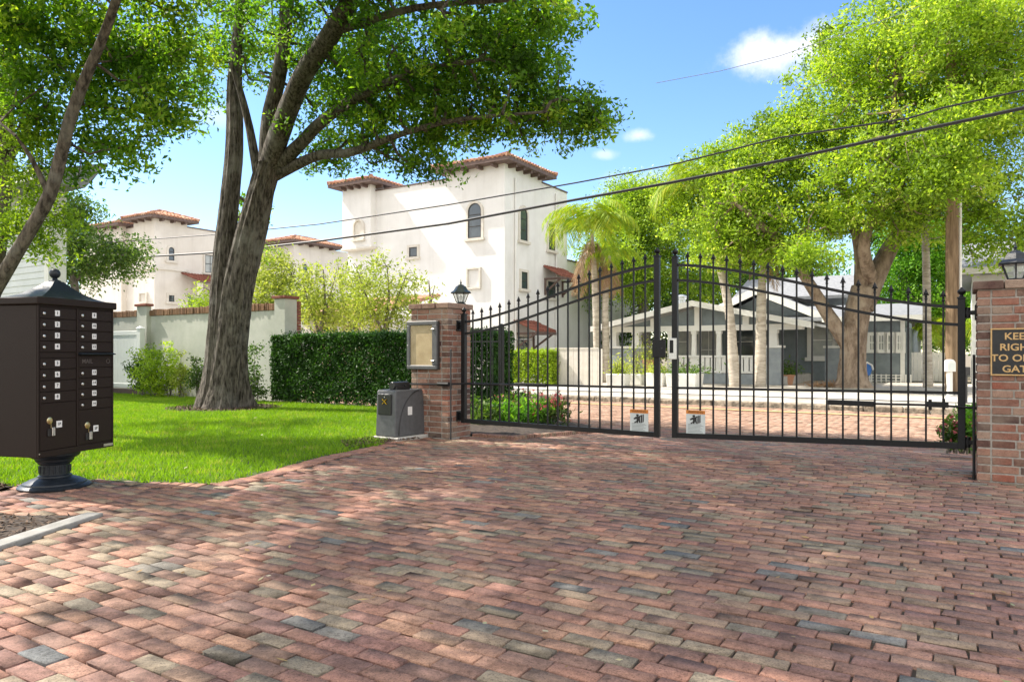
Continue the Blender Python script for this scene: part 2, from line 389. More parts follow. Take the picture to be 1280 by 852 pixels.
M['grass'] = leafmat('grass blade', [(0, (.09, .18, .008)), (.5, (.19, .34, .012)), (.9, (.29, .44, .018)), (1, (.38, .37, .09))], .4)
M['litter'] = leafmat('dry leaf', [(0, (.22, .12, .05)), (.4, (.36, .25, .10)), (.7, (.42, .36, .16)), (.85, (.5, .45, .32)), (1, (.15, .24, .05))], .15)
M['hedge'] = leafmat('dark hedge leaf', [(0, (.016, .05, .010)), (.5, (.034, .10, .016)), (1, (.08, .19, .028))], .25)
M['hedge_lime'] = leafmat('lime hedge leaf', [(0, (.14, .22, .014)), (.6, (.30, .42, .025)), (1, (.46, .55, .05))], .4)
M['oak'] = leafmat('oak leaf', [(0, (.035, .09, .012)), (.45, (.09, .20, .02)), (.8, (.17, .32, .03)), (1, (.30, .42, .05))], .52, (1.8, 1.8, .55))
M['oak_light'] = leafmat('fresh oak leaf', [(0, (.085, .15, .015)), (.3, (.185, .305, .025)), (.6, (.30, .45, .038)), (.85, (.42, .56, .065)), (1, (.57, .63, .15))], .5, (1.6, 1.55, .6))
M['back_green'] = leafmat('bright green leaf', [(0, (.05, .15, .014)), (.5, (.13, .31, .022)), (1, (.26, .46, .04))], .45)
M['pale_leaf'] = leafmat('pale spring leaf', [(0, (.20, .27, .04)), (.5, (.36, .44, .07)), (1, (.54, .57, .17))], .48, (1.35, 1.35, .7))
M['mid_leaf'] = leafmat('mid green leaf', [(0, (.035, .08, .015)), (.5, (.075, .15, .025)), (1, (.16, .24, .04))], .4)
M['frond'] = leafmat('yellow green frond', [(0, (.11, .22, .016)), (.5, (.27, .40, .025)), (1, (.54, .49, .035))], .42, (1.3, 1.3, .5))
M['frond_dead'] = leafmat('dead brown frond', [(0, (.26, .15, .08)), (.6, (.40, .26, .15)), (1, (.52, .38, .24))], .25, (1.1, 1, .8))
M['flower'] = leafmat('pink bloom', [(0, (.30, .05, .06)), (1, (.52, .16, .15))], .3, (1.2, 1, 1))
M['bark'] = barkmat('oak bark', (.028, .023, .019), (.19, .165, .14), (24, 24, 4.5), 1.0, .05, (.24, .225, .20))
M['bark_tan'] = barkmat('tan live oak bark', (.15, .105, .075), (.36, .275, .205), (5, 5, 2), .8, .03, (.40, .33, .26))
M['bark_gray'] = barkmat('grey bark', (.10, .085, .07), (.26, .235, .20), (10, 10, 3), .8, .02)
M['palm_bark'] = barkmat('palm trunk', (.34, .29, .23), (.58, .52, .44), (3, 3, 14), .5, .01)
M['bark_dark'] = barkmat('dark mottled bark', (.035, .028, .022), (.17, .14, .11), (18, 18, 5), .9, .02, (.20, .19, .16))
M['pole_wood'] = barkmat('weathered pole', (.13, .085, .05), (.28, .195, .12), (12, 12, 1.0), .5, .01)
M['cable'] = mat('cable sheath', (.012, .012, .013), rough=.5)
M['cable_thin'] = mat('dull wire', (.18, .20, .23), rough=.5)
M['strip'] = mat('weathered concrete strip', (.22, .215, .20), (.34, .33, .31), 5, .9, bmp=.5, bscale=60)
# ================================================================ SETTING
def inpoly(P, poly):
    x, y = P[:, 0], P[:, 1]; r = np.zeros(len(P), bool); n = len(poly)
    for i in range(n):
        x0, y0 = poly[i]; x1, y1 = poly[(i + 1) % n]
        c = ((y0 > y) != (y1 > y)) & (x < (x1 - x0) * (y - y0) / (y1 - y0 + 1e-12) + x0); r ^= c
    return r
def sheet(name, polyEN, mat_, lift, kind='structure', step=.6):
    """flat ground sheet over a polygon in street axes, following the ground"""
    bm = bmesh.new()
    f = bm.faces.new([bm.verts.new((*EN(e, n), 0)) for e, n in polyEN])
    ee = [p[0] for p in polyEN]; nn = [p[1] for p in polyEN]
    for axis, vals in ((0, [v for v in (-7.2, -6.9, -6.5, -6.2, -5.9, 2.0, 2.5, 3.0, 3.5, 4.0) if min(ee) < v < max(ee)]), (1, [v for v in (8.2, 12.2, 12.4, 12.55, 18.58, 18.6) if min(nn) < v < max(nn)])):
        for v in vals:
            co = Vector((*EN(v, 0), 0)) if axis == 0 else Vector((*EN(0, v), 0))
            no = Vector((*EN(1, 0), 0)) if axis == 0 else Vector((*EN(0, 1), 0))
            bmesh.ops.bisect_plane(bm, geom=bm.verts[:] + bm.edges[:] + bm.faces[:], plane_co=co, plane_no=no)
    for v in bm.verts:
        e, n = toEN(v.co.x, v.co.y); v.co.z = float(gz(e, n)) + lift
    bmesh.ops.recalc_face_normals(bm, faces=bm.faces)
    for f in bm.faces:
        if f.normal.z < 0: f.normal_flip()
    me = bpy.data.meshes.new(name); bm.to_mesh(me); bm.free(); me.materials.append(mat_)
    o = bpy.data.objects.new(name, me); COL.objects.link(o); return tag(o, kind=kind)
# earth to the horizon
g = MB()
gl_e = [-600, -120, -60, -30, -15, -7.2, -6.55, -5.9, -3, 0, 2, 3, 4, 8, 20, 60, 120, 600]; gl_n = [-600, -60, -10, 4, 8.2, 10, 12.2, 12.55, 18.58, 18.62, 30, 60, 200, 900]
for j, n in enumerate(gl_n):
    for i, e in enumerate(gl_e): g.v.append((*EN(e, n), float(gz(e, n)) - .045))
for j in range(len(gl_n) - 1):
    for i in range(len(gl_e) - 1):
        a = j * len(gl_e) + i; g.face((a, a + 1, a + 1 + len(gl_e), a + len(gl_e)))
tag(g.build('ground', M['ground'], flat=True), kind='structure')

DRIVE_XY = [(-3.75, .2), (-2.95, 4.3), (-2.86, 5.06), (-4.95, 5.12), (-4.95, 5.46), (-4.3, 5.70), (-4.24, 6.3), (-3.87, 6.50), (-3.2, 6.40), (-2.66, 6.32), (-2.44, 6.62), (-2.30, 7.2), (-2.10, 7.95), (-1.75, 8.72), (-1.62, 9.05)]
DRIVE_EN = [toEN(*p) for p in DRIVE_XY] + [(-6.55, 7.5), (-6.45, 7.62), (-5.75, 7.64), (-5.70, 8.25), (-4.95, 8.5), (-4.75, 10.2), (-5.4, 11.6), (-7.0, 12.4), (2.2, 12.4), (.75, 11.3), (.35, 10), (.12, 8.2), (.12, 7.66), (7, 7.66), (7, -3), (-3.5, -3)]
sheet('driveway', DRIVE_EN, M['bed'], -.013)
sheet('street', [(-70, 12.4), (60, 12.4), (60, 18.3), (-70, 18.3)], M['bed'], -.016)
def pavers(name, mat_, L, Wd, gap, ang, reg, ext, herring=False, seed=1, jit=.004, th=.05, vis=None):
    """every brick its own little block: worn edge, slight tilt"""
    rng = np.random.default_rng(seed); e0, e1, n0, n1 = ext
    if not herring:
        rows = np.arange(n0, n1, Wd); P = []
        for i, r in enumerate(rows):
            off = (i % 2) * L * .5 + rng.normal() * .02
            P.append(np.stack([np.arange(e0 + off, e1, L), np.full(len(np.arange(e0 + off, e1, L)), r)], 1))
        P = np.concatenate(P); A = np.zeros(len(P))
    else:
        k = int(max(e1 - e0, n1 - n0) / Wd) + 4; P = []; A = []
        w = Wd
        for i in range(-k, k):
            for j in range(-k, k):
                m = (i - j) % 4
                if m == 0: P.append(((i + 1) * w, (j + .5) * w)); A.append(0)
                elif m == 3: P.append(((i + .5) * w, (j + 1) * w)); A.append(math.pi / 2)
        P = np.array(P); A = np.array(A); L = 2 * w
        c, s = math.cos(ang), math.sin(ang)
        P = np.stack([P[:, 0] * c - P[:, 1] * s + (e0 + e1) / 2, P[:, 0] * s + P[:, 1] * c + (n0 + n1) / 2], 1); A = A + ang
    keep = inpoly(P, reg)
    if vis is not None: keep &= vis(P)
    P = P[keep]; A = A[keep]; N = len(P)
    hl = (L - gap) / 2 * rng.uniform(.955, 1.0, N); hw = (Wd - gap) / 2 * rng.uniform(.94, 1.0, N)
    A = A + rng.normal(0, .012, N)
    sx = np.array([-1, 1, 1, -1]); sy = np.array([-1, -1, 1, 1]); V = np.zeros((N, 12, 3))
    top = rng.normal(0, .0016, N); tx = rng.normal(0, .006, N); ty = rng.normal(0, .008, N)
    for k in range(12):
        q = k % 4; lay = k // 4
        ins = (.002, .0, .0)[lay] * rng.uniform(.5, 1.3, N); z = (0, -.003, -th)[lay]
        lx = sx[q] * (hl - ins) + rng.normal(0, jit, N) * (lay < 2); ly = sy[q] * (hw - ins) + rng.normal(0, jit * .8, N) * (lay < 2)
        V[:, k, 0] = P[:, 0] + lx * np.cos(A) - ly * np.sin(A); V[:, k, 1] = P[:, 1] + lx * np.sin(A) + ly * np.cos(A)
        V[:, k, 2] = z + top + (lx * tx + ly * ty) * (lay < 2)
    V[:, :, 2] += gz(P[:, 0], P[:, 1])[:, None]
    x = CE * V[:, :, 0] + SE * V[:, :, 1]; y = -SE * V[:, :, 0] + CE * V[:, :, 1]
    V[:, :, 0] = x; V[:, :, 1] = y
    F = [(0, 1, 2, 3)] + [(4 + i, 4 + (i + 1) % 4, (i + 1) % 4, i) for i in range(4)] + [(8 + i, 8 + (i + 1) % 4, 4 + (i + 1) % 4, 4 + i) for i in range(4)]
    F = np.array(F); idx = (np.arange(N)[:, None, None] * 12 + F[None]).reshape(-1)
    me = bpy.data.meshes.new(name); me.vertices.add(N * 12); me.vertices.foreach_set('co', V.reshape(-1).astype(np.float32))
    nf = N * 9; me.loops.add(nf * 4); me.loops.foreach_set('vertex_index', idx.astype(np.int32))
    me.polygons.add(nf); me.polygons.foreach_set('loop_start', np.arange(0, nf * 4, 4, dtype=np.int32)); me.polygons.foreach_set('loop_total', np.full(nf, 4, np.int32))
    a = me.attributes.new('rnd', 'FLOAT', 'FACE'); a.data.foreach_set('value', np.repeat(rng.random(N), 9).astype(np.float32))
    me.materials.append(mat_); me.update(calc_edges=True); me.validate()
    o = bpy.data.objects.new(name, me); COL.objects.link(o); return tag(o, kind='structure')
EDGE = [Vector((*p, 0)) for p in DRIVE_XY[8:]]                  # lawn edge: a course of bricks follows it
def edge_path(step):
    o = []
    for a, b_ in zip(EDGE[:-1], EDGE[1:]):
        m = max(1, round((b_ - a).length / step)); o += [(a.lerp(b_, (i + .5) / m), (b_ - a).normalized()) for i in range(m)]
    return o
EP = np.array([(p.x + d.y * .11, p.y - d.x * .11) for p, d in edge_path(.05)])
b = MB()
for p, d in edge_path(.105):
    r = Vector((d.y, -d.x, 0)); c = p + r * .115; h = random.uniform(-.002, .004); b.cur = random.choice((.7, .74, .6, .9, .55, .66)); l = .105 * random.uniform(.97, 1); w = .047
    q = [c - r * l - d * w, c + r * l - d * w, c + r * l + d * w, c - r * l + d * w]; b.hull8([v + Vector((0, 0, -.05)) for v in q] + [v + Vector((0, 0, h)) for v in q])
tag(b.build('edging_bricks', M['paver'], bevel=.005, flat=True), kind='structure')
def vis(P):
    x = CE * P[:, 0] + SE * P[:, 1]; y = -SE * P[:, 0] + CE * P[:, 1]
    dd = np.min(np.hypot(x[:, None] - EP[None, :, 0], y[:, None] - EP[None, :, 1]), 1)
    return (dd > .16) & (y > 1.6) & (np.abs(x) < .78 * y + 1.2)
pavers('driveway_bricks', M['paver'], .204, .093, .0062, 0, DRIVE_EN, (-10, 7, -3, 12.5), seed=3, vis=vis, jit=.003)
pavers('street_bricks', M['street'], .21, .105, .007, R(45), [(-18, 12.43), (9, 12.43), (9, 18.28), (-18, 18.28)], (-18, 9, 12.43, 18.28), herring=True, seed=5, jit=.002)
# kerbs and pale paving over the street
k = MB(); e = -60.0
while e < 50:
    L = random.uniform(.5, 1.1); k.cur = random.random(); j = lambda: random.uniform(-.02, .02)
    k.hull8([(e, 18.31 + j(), -.3), (e + L - .02, 18.31 + j(), -.3), (e + L - .02, 18.55, -.3), (e, 18.55, -.3), (e, 18.33 + j(), -.075 + j()), (e + L - .02, 18.33 + j(), -.075 + j()), (e + L - .02, 18.55, -.07), (e, 18.55, -.07)]); e += L
k.v = [(*EN(a, b), c) for a, b, c in k.v]
tag(k.build('kerb', M['kerbstone'], bevel=.02), kind='structure')
sheet('verge', [(-70, 18.55), (60, 18.55), (60, 20.6), (-70, 20.6)], M['walk'], .002)
sheet('pavement', [(-70, 20.6), (60, 20.6), (60, 22.6), (-70, 22.6)], M['concrete'], .022)
sheet('front_yard', [(-70, 22.6), (1.0, 22.6), (1.0, 34), (-70, 34)], M['walk'], .008)
sheet('yellow_line', [(-60, 16.95), (50, 16.95), (50, 17.25), (-60, 17.25)], M['yellow'], .014)
LAWN_XY = [(-16, 5.6), (-4.9, 5.6), (-4.4, 5.95), (-4.24, 6.3), (-3.87, 6.50), (-3.2, 6.40), (-2.66, 6.32), (-2.44, 6.62), (-2.30, 7.2), (-2.10, 7.95), (-1.75, 8.72), (-1.62, 9.05)] + [EN(-6.55, 7.5), EN(-6.45, 8.2), EN(-7.0, 11.3), EN(-27, 11.3)]
LAWN_EN = [toEN(*p) for p in LAWN_XY]
sheet('lawn', LAWN_EN, M['lawn'], -.004)
sheet('garden_soil', [toEN(*p) for p in [(-9, 1.5), (-3.3, 1.5), (-3.06, 4.2), (-2.98, 5.04), (-9, 5.1)]], M['soil'], .004)
sheet('mailbox_bed', [toEN(*p) for p in [(-9, 5.47), (-4.95, 5.47), (-4.3, 5.72), (-4.26, 6.15), (-4.7, 6.2), (-9, 6.2)]], M['soil'], .006)
fb = MB(); ne_, nn_ = 16, 26                                  # raised flower bed along the drive, behind the left pillar
for j in range(nn_ + 1):
    n = 8.2 + 3.3 * j / nn_; er = -5.02 + .12 * min(1, (n - 8.2) / 1.8) - max(0, n - 10.2) * .45
    for i in range(ne_ + 1):
        f = i / ne_; e = -6.95 + (er + 6.95) * f; m = min(1, 6 * f, 6 * (1 - f), 3 * j / nn_ * 3, 3 * (1 - j / nn_) * 3)
        fb.v.append((*EN(e, n), float(gz(e, n)) + .012 + m * (.07 + random.uniform(-.018, .018))))
for j in range(nn_):
    for i in range(ne_): a = j * (ne_ + 1) + i; fb.face((a, a + 1, a + ne_ + 2, a + ne_ + 1))
tag(fb.build('flower_bed_soil', M['soil'], ang=80), kind='structure')
eb = MB(); prev = None
for j in range(60):
    n = 8.12 + 3.3 * j / 59; er = -4.96 + .12 * min(1, max(0, n - 8.2) / 1.8) - max(0, n - 10.2) * .45; eb.cur = random.choice((.6, .7, .9, .55, .2)); z = float(gz(er, n)); h = .045 + random.uniform(-.006, .006)
    q = [(er - .10, n - .024), (er + .0, n - .024), (er + .0, n + .024), (er - .10, n + .024)]; eb.hull8([(*EN(a, c), z - .05) for a, c in q] + [(*EN(a, c), z + h) for a, c in q])
for j in range(14):
    e = -5.68 + .052 * j; eb.cur = random.choice((.6, .7, .9, .55)); q = [(e, 8.06), (e + .046, 8.06), (e + .046, 8.17), (e, 8.17)]; eb.hull8([(*EN(a, c), -.05) for a, c in q] + [(*EN(a, c), .04 + random.uniform(-.005, .005)) for a, c in q])
tag(eb.build('bed_edging_bricks', M['paver'], bevel=.004, flat=True), kind='structure')
# pale edging strip by the lower left bed
s_ = MB(); p0 = Vector((-3.17, 3.0, 0)); p1 = Vector((-2.93, 5.06, 0)); d_ = (p1 - p0).normalized(); r_ = Vector((d_.y, -d_.x, 0)) * .065
s_.hull8([p0 - r_ - Vector((0, 0, .05)), p0 + r_ - Vector((0, 0, .05)), p1 + r_ - Vector((0, 0, .05)), p1 - r_ - Vector((0, 0, .05)), p0 - r_ + Vector((0, 0, .022)), p0 + r_ + Vector((0, 0, .022)), p1 + r_ + Vector((0, 0, .022)), p1 - r_ + Vector((0, 0, .022))])
tag(s_.build('edging_strip', M['strip'], bevel=.006), kind='structure')
# grass
def rand_in(poly, n, rng):
    p = np.array(poly); lo, hi = p.min(0), p.max(0); out_ = np.zeros((0, 2))
    while len(out_) < n:
        q = rng.uniform(lo, hi, (n * 2, 2)); out_ = np.concatenate([out_, q[inpoly(q, poly)]])
    return out_[:n]
OAK = (-5.95, 14.9)
def grass(name, poly, n, h, w, seed, tree=None, zf=None):
    rng = np.random.default_rng(seed); P = rand_in(poly, n, rng)
    P = P[(np.abs(P[:, 0]) < .80 * P[:, 1] + 1.2)]
    if tree is not None:
        dd = np.hypot(P[:, 0] - tree[0], P[:, 1] - tree[1]); P = P[(dd > 1.15) | (rng.random(len(P)) < .05 + .3 * (dd > .95))]
    n = len(P); z = gz(*toEN(P[:, 0], P[:, 1])); a = rng.uniform(0, 2 * math.pi, n); ln = rng.uniform(.1, 1.15, n)
    hh = h * rng.uniform(.55, 1.25, n); pat = .5 + .5 * np.sin(P[:, 0] * 2.1 + np.sin(P[:, 1] * 1.7) * 1.3) * np.sin(P[:, 1] * 1.4)
    dx, dy = np.cos(a), np.sin(a); b = rng.uniform(0, 2 * math.pi, n); bx, by = np.cos(b) * w, np.sin(b) * w
    V = np.stack([np.stack([P[:, 0] - bx, P[:, 1] - by, z - .005], 1), np.stack([P[:, 0] + bx, P[:, 1] + by, z - .005], 1), np.stack([P[:, 0] + dx * ln * hh, P[:, 1] + dy * ln * hh, z + hh], 1)], 1)
    o = quads_mesh(name, M['grass'], V, np.clip(rng.normal(.38, .22, n) + pat * .2 + .35 * (np.sin(P[:, 0] * 5.3 + 2 * np.sin(P[:, 1] * 3.1)) * np.sin(P[:, 1] * 6.1 + np.sin(P[:, 0] * 4)) > .62), 0, 1), nv=3); return tag(o, None, None, None, 'stuff')
rg_ = random.Random(5); LX_ = [Vector((*p, 0)) for p in LAWN_XY]; RAG = []
for a_, b_ in zip(LX_, LX_[1:] + LX_[:1]):
    m_ = max(1, int((b_ - a_).length / .09)) if a_.y < 9.2 and a_.x > -5 else 1
    RAG += [tuple((a_.lerp(b_, i / m_) + Vector((rg_.uniform(-.045, .07), rg_.uniform(-.05, .03), 0)) * (m_ > 1))[:2]) for i in range(m_)]
o = grass('lawn_grass', RAG, 440000, .050, .0055, 21, OAK); tag(o, 'bright green mown lawn between the brick drive and the dark hedge', 'grass')
o = grass('yard_grass', [EN(1.0, 22.7), EN(6, 22.7), EN(7, 33), EN(1.0, 33)], 16000, .12, .014, 22); tag(o, 'small patch of green grass beyond the right end of the gate', 'grass')
# bark mulch and fallen leaves
def scatter(name, poly, n, L, w, mat_, seed, zoff=.012, flat=.25, lab=None, cat=None):
    rng = np.random.default_rng(seed); P = rand_in(poly, n, rng); z = gz(*toEN(P[:, 0], P[:, 1])) + zoff + rng.uniform(0, .01, n)
    C = np.stack([P[:, 0], P[:, 1], z], 1); d = rng.normal(size=(n, 3)); d[:, 2] *= flat; d /= np.linalg.norm(d, axis=1)[:, None]
    u = rng.normal(size=(n, 3)) * flat; u[:, 2] = 1; s = np.cross(d, u); s /= np.linalg.norm(s, axis=1)[:, None]
    l = L * rng.uniform(.5, 1.4, n)[:, None]; ww = w * rng.uniform(.6, 1.3, n)[:, None]
    V = np.stack([C - d * l * .5, C + s * ww * .5, C + d * l * .5, C - s * ww * .5], 1); V[:, :, 2] = np.maximum(V[:, :, 2], z[:, None] - zoff * .6)
    o = quads_mesh(name, mat_, V, rng.random(n)); tag(o, lab, cat, None, 'stuff'); return o
scatter('bark_mulch', [(-5.6, 5.48), (-4.95, 5.48), (-4.3, 5.72), (-4.26, 6.12), (-4.6, 6.25), (-5.6, 6.2)], 2600, .06, .02, M['mulch'], 31, .02, .5, 'dark shredded bark mulch left of the mailbox pedestal', 'mulch')
scatter('leaf_mulch', [(-4.6, 2.5), (-3.28, 2.5), (-3.08, 4.2), (-3.0, 5.0), (-4.6, 5.05)], 2600, .05, .018, M['mulch'], 32, .012, .4, 'dark soil and shreds behind the pale edging strip', 'mulch')
scatter('tree_mulch', [(OAK[0] + 1.15 * math.cos(a), OAK[1] + 1.0 * math.sin(a)) for a in np.linspace(0, 6.2, 16)], 1800, .07, .03, M['mulch'], 33, .02, .5, 'dead leaves and bark lying round the oak roots', 'leaf litter')
scatter('lawn_edge_litter', [(-1.95, 8.5), (-1.62, 9.0), (-1.2, 9.5), (-1.75, 9.8), (-2.2, 9.2)], 700, .05, .02, M['mulch'], 35, .02, .5, 'dry litter on the bare lawn edge by the gate motor', 'leaf litter')
scatter('lawn_leaves', LAWN_XY, 140, .06, .025, M['litter'], 36, .04, .2, 'dry leaves lying loose on the lawn', 'leaf litter')
scatter('fallen_leaves', [(-2.6, 2.2), (2.6, 2.2), (5.2, 6.2), (1.2, 9), (-1.2, 9), (-2.0, 7.5)], 260, .045, .018, M['litter'], 34, .008, .15, 'small dry leaves scattered over the brick driveway', 'leaf litter')

# ================================================================ BRICK PILLARS
FN = 7.66                                                   # front of both pillars
def brick_pillar(e0, e1, n0, n1, h, label, seed):
    rnd = random.Random(seed)
    t = thing('brick_pillar', label, 'brick pillar', ((e0 + e1) / 2, (n0 + n1) / 2, 0), True, group='brick gate pillars')
    core = MB(); core.box(e0 + .007, e1 - .007, n0 + .007, n1 - .007, -.05, h - .07); core.build('mortar', M['mortar'], t)
    b = MB(); ch = .0715; nc = int((h - .075) / ch); ch = (h - .075) / nc; D = .1; jt = .014
    for c in range(nc):
        z0 = c * ch + jt * .5; z1 = (c + 1) * ch - jt * .5; ev = c % 2
        def run(a0, a1, fn):
            L = a1 - a0; m = max(1, round(L / .215)); w = L / m; off = rnd.uniform(-.02, .02)
            cuts = [a0] + [a0 + w * i + off + (w * .25 if ev else -w * .2) * (1 if m > 1 else 0) for i in range(1, m)] + [a1]
            if ev and m > 2: cuts = [a0, a0 + w * .5] + [a0 + w * (i + .5) for i in range(1, m)] + [a1]
            for i in range(len(cuts) - 1):
                b.cur = min(.999, max(0, rnd.uniform(-.02, 1.02))); q = rnd.uniform(-.003, .004)
                fn(cuts[i] + (jt * .5 if i else 0), cuts[i + 1] - (jt * .5 if i < len(cuts) - 2 else 0), q)
        if ev:
            run(e0, e1, lambda a, c_, q: b.box(a, c_, n0 - q, n0 + D, z0, z1)); run(e0, e1, lambda a, c_, q: b.box(a, c_, n1 - D, n1 + q, z0, z1))
            run(n0 + D + jt, n1 - D - jt, lambda a, c_, q: b.box(e1 - D, e1 + q, a, c_, z0, z1)); run(n0 + D + jt, n1 - D - jt, lambda a, c_, q: b.box(e0 - q, e0 + D, a, c_, z0, z1))
        else:
            run(n0, n1, lambda a, c_, q: b.box(e1 - D, e1 + q, a, c_, z0, z1)); run(n0, n1, lambda a, c_, q: b.box(e0 - q, e0 + D, a, c_, z0, z1))
            run(e0 + D + jt, e1 - D - jt, lambda a, c_, q: b.box(a, c_, n0 - q, n0 + D, z0, z1)); run(e0 + D + jt, e1 - D - jt, lambda a, c_, q: b.box(a, c_, n1 - D, n1 + q, z0, z1))
    b.build('brickwork', M['pillar_brick'], t, bevel=.004)
    cp = MB(); o = .03; a = e0 - o
    while a < e1 + o - .01:
        w = min(.235, e1 + o - a); cp.cur = rnd.choice((.05, .14, .78, .86, .9)); q = rnd.uniform(-.004, .004)
        cp.box(a, a + w - .008, n0 - o + q, n1 + o + q, h - .072, h + rnd.uniform(-.004, .004)); a += w
    cp.build('cap_course', M['pillar_brick'], t, bevel=.006)
    return t
EL, ER = -5.79, .114
PL = brick_pillar(EL - .63, EL, FN, FN + .52, z_at(378, EL, FN), 'left brick gate pillar with the wall-hung display case', 1)
PR = brick_pillar(ER, ER + .63, FN, FN + .55, z_at(352, ER, FN), 'right brick gate pillar bearing the black KEEP RIGHT sign', 2)
HL, HR = z_at(378, EL, FN), z_at(352, ER, FN)

# ---------------------------------------------------------------- lanterns
def lantern(e, n, z, mt, label, sc=1.0):
    t = thing('pillar_lantern', label, 'lantern', (e, n, z), True, group='lanterns on the gate pillars')
    P = lambda prof: [(r * sc, h * sc) for r, h in prof]
    b = MB(); b.lathe(P([(.075, 0), (.075, .012), (.055, .02), (.05, .032)]), (e, n, z), 6); b.build('lantern_base', mt, t)
    fr = MB(); gl = MB()
    for k_ in range(6):
        a0, a1 = 2 * math.pi * (k_ + .5) / 6, 2 * math.pi * (k_ + 1.5) / 6
        p = lambda r, a, h: (e + r * sc * math.cos(a), n + r * sc * math.sin(a), z + h * sc)
        fr.tube([p(.062, a0, .028), p(.115, a0, .165)], .006 * sc, 6); fr.tube([p(.062, a0, .03), p(.062, a1, .03)], .005 * sc, 6); fr.tube([p(.115, a0, .163), p(.115, a1, .163)], .006 * sc, 6)
        gl.poly([p(.06, a0, .032), p(.06, a1, .032), p(.112, a1, .16), p(.112, a0, .16)])
    fr.build('lantern_frame', mt, t); gl.build('glass', M['lamp_glass'], t, flat=True)
    bb = MB(); bb.lathe([(.01, 0), (.012, .04), (.02, .055), (.022, .075), (.012, .095), (.002, .1)], (e, n, z + .03), 12); bb.build('bulb', M['white_tag'], t)
    rf = MB(); rf.lathe(P([(.145, .158), (.15, .168), (.142, .182), (.105, .205), (.088, .235), (.072, .262), (.045, .275), (.04, .285), (.012, .292), (.010, .305)]), (e, n, z), 6); r_ = rf.build('lantern_roof', mt, t, ang=25)
    fi = MB(); fi.lathe(P([(.01, .305), (.017, .315), (.010, .328), (.006, .345), (.001, .375)]), (e, n, z), 10); fi.build('finial', mt, r_)
lantern(-5.87, 8.06, HL, M['green_cast'], 'weathered green-black lantern on the left pillar', .95)
lantern(.41, 7.93, HR, M['cast'], 'black lantern with bluish sheen on the right pillar', 1.0)

# ---------------------------------------------------------------- sign on the right pillar
n0 = FN - .004; se0 = e_at(1238, n0); sz1, sz0 = z_at(410.5, se0, n0), z_at(469, se0, n0); se1 = se0 + .42
t = thing('keep_right_sign', 'black rectangular sign with gold letters KEEP RIGHT TO OPEN GATE', 'sign', ((se0 + se1) / 2, n0, sz0), True)
b = MB(); b.box(se0, se1, n0 - .022, n0, sz0, sz1); b.build('sign_plate', M['plate_black'], t, bevel=.003)
b = MB(); w = .012; yf = n0 - .026
for q in ((se0, se1, sz1 - w, sz1), (se0, se1, sz0, sz0 + w), (se0, se0 + w, sz0 + w, sz1 - w), (se1 - w, se1, sz0 + w, sz1 - w)): b.box(q[0], q[1], yf, n0 - .015, q[2], q[3])
b.build('sign_border', M['gold'], t, bevel=.002)
mid = (se0 + se1) / 2 - .012
for i, tx in enumerate(('KEEP', 'RIGHT', 'TO OPEN', 'GATE')):
    zc = sz1 - .073 - i * (sz1 - sz0 - .13) / 3; b = MB()
    b.text(tx, lambda x, y, z, zc=zc: (mid + x * 1.08, n0 - .022 - z, zc + y), .084, depth=.004, bold=.0016)
    b.build('sign_lettering', M['gold'], t, flat=True)

# ---------------------------------------------------------------- display case on the left pillar
n0 = FN - .003; a0, a1 = e_at(512.5, n0), e_at(550, n0); z1, z0 = z_at(402, a0, n0), z_at(461, a0, n0)
t = thing('display_case', 'dark framed glazed display case with tan board hung on the left pillar', 'display case', ((a0 + a1) / 2, n0, z0), True)
b = MB(); b.box(a0, a1, n0 - .045, n0, z0, z1); b.build('case_back', M['door_wood'], t, bevel=.006)
b = MB(); w = .055; yf = n0 - .075
for q in ((a0, a1, z1 - w, z1), (a0, a1, z0, z0 + w), (a0, a0 + w, z0 + w, z1 - w), (a1 - w * 1.5, a1, z0 + w, z1 - w)): b.box(q[0], q[1], yf, n0 - .045, q[2], q[3])
b.build('case_frame', M['opener'], t, bevel=.008)
b = MB(); b.box(a0 + w, a1 - w * 1.5, n0 - .052, n0 - .045, z0 + w, z1 - w); b.build('backing_board', M['cork'], t)
b = MB(); b.poly([(a0 + w, n0 - .066, z0 + w), (a1 - w * 1.5, n0 - .066, z0 + w), (a1 - w * 1.5, n0 - .066, z1 - w), (a0 + w, n0 - .066, z1 - w)]); b.build('glazing', M['clear_glass'], t, flat=True)
for zz in (z0 + .115, z1 - .115):
    b = MB(); b.tube([(a1 - .075, yf - .012, zz), (a1 - .035, yf - .012, zz)], .011, 10); b.build('hinge', M['steel'], t)
b = MB(); b.tube([(a0 + .025, yf - .006, (z0 + z1) / 2), (a0 + .025, yf + .004, (z0 + z1) / 2)], .008, 10); b.build('lock', M['steel'], t)

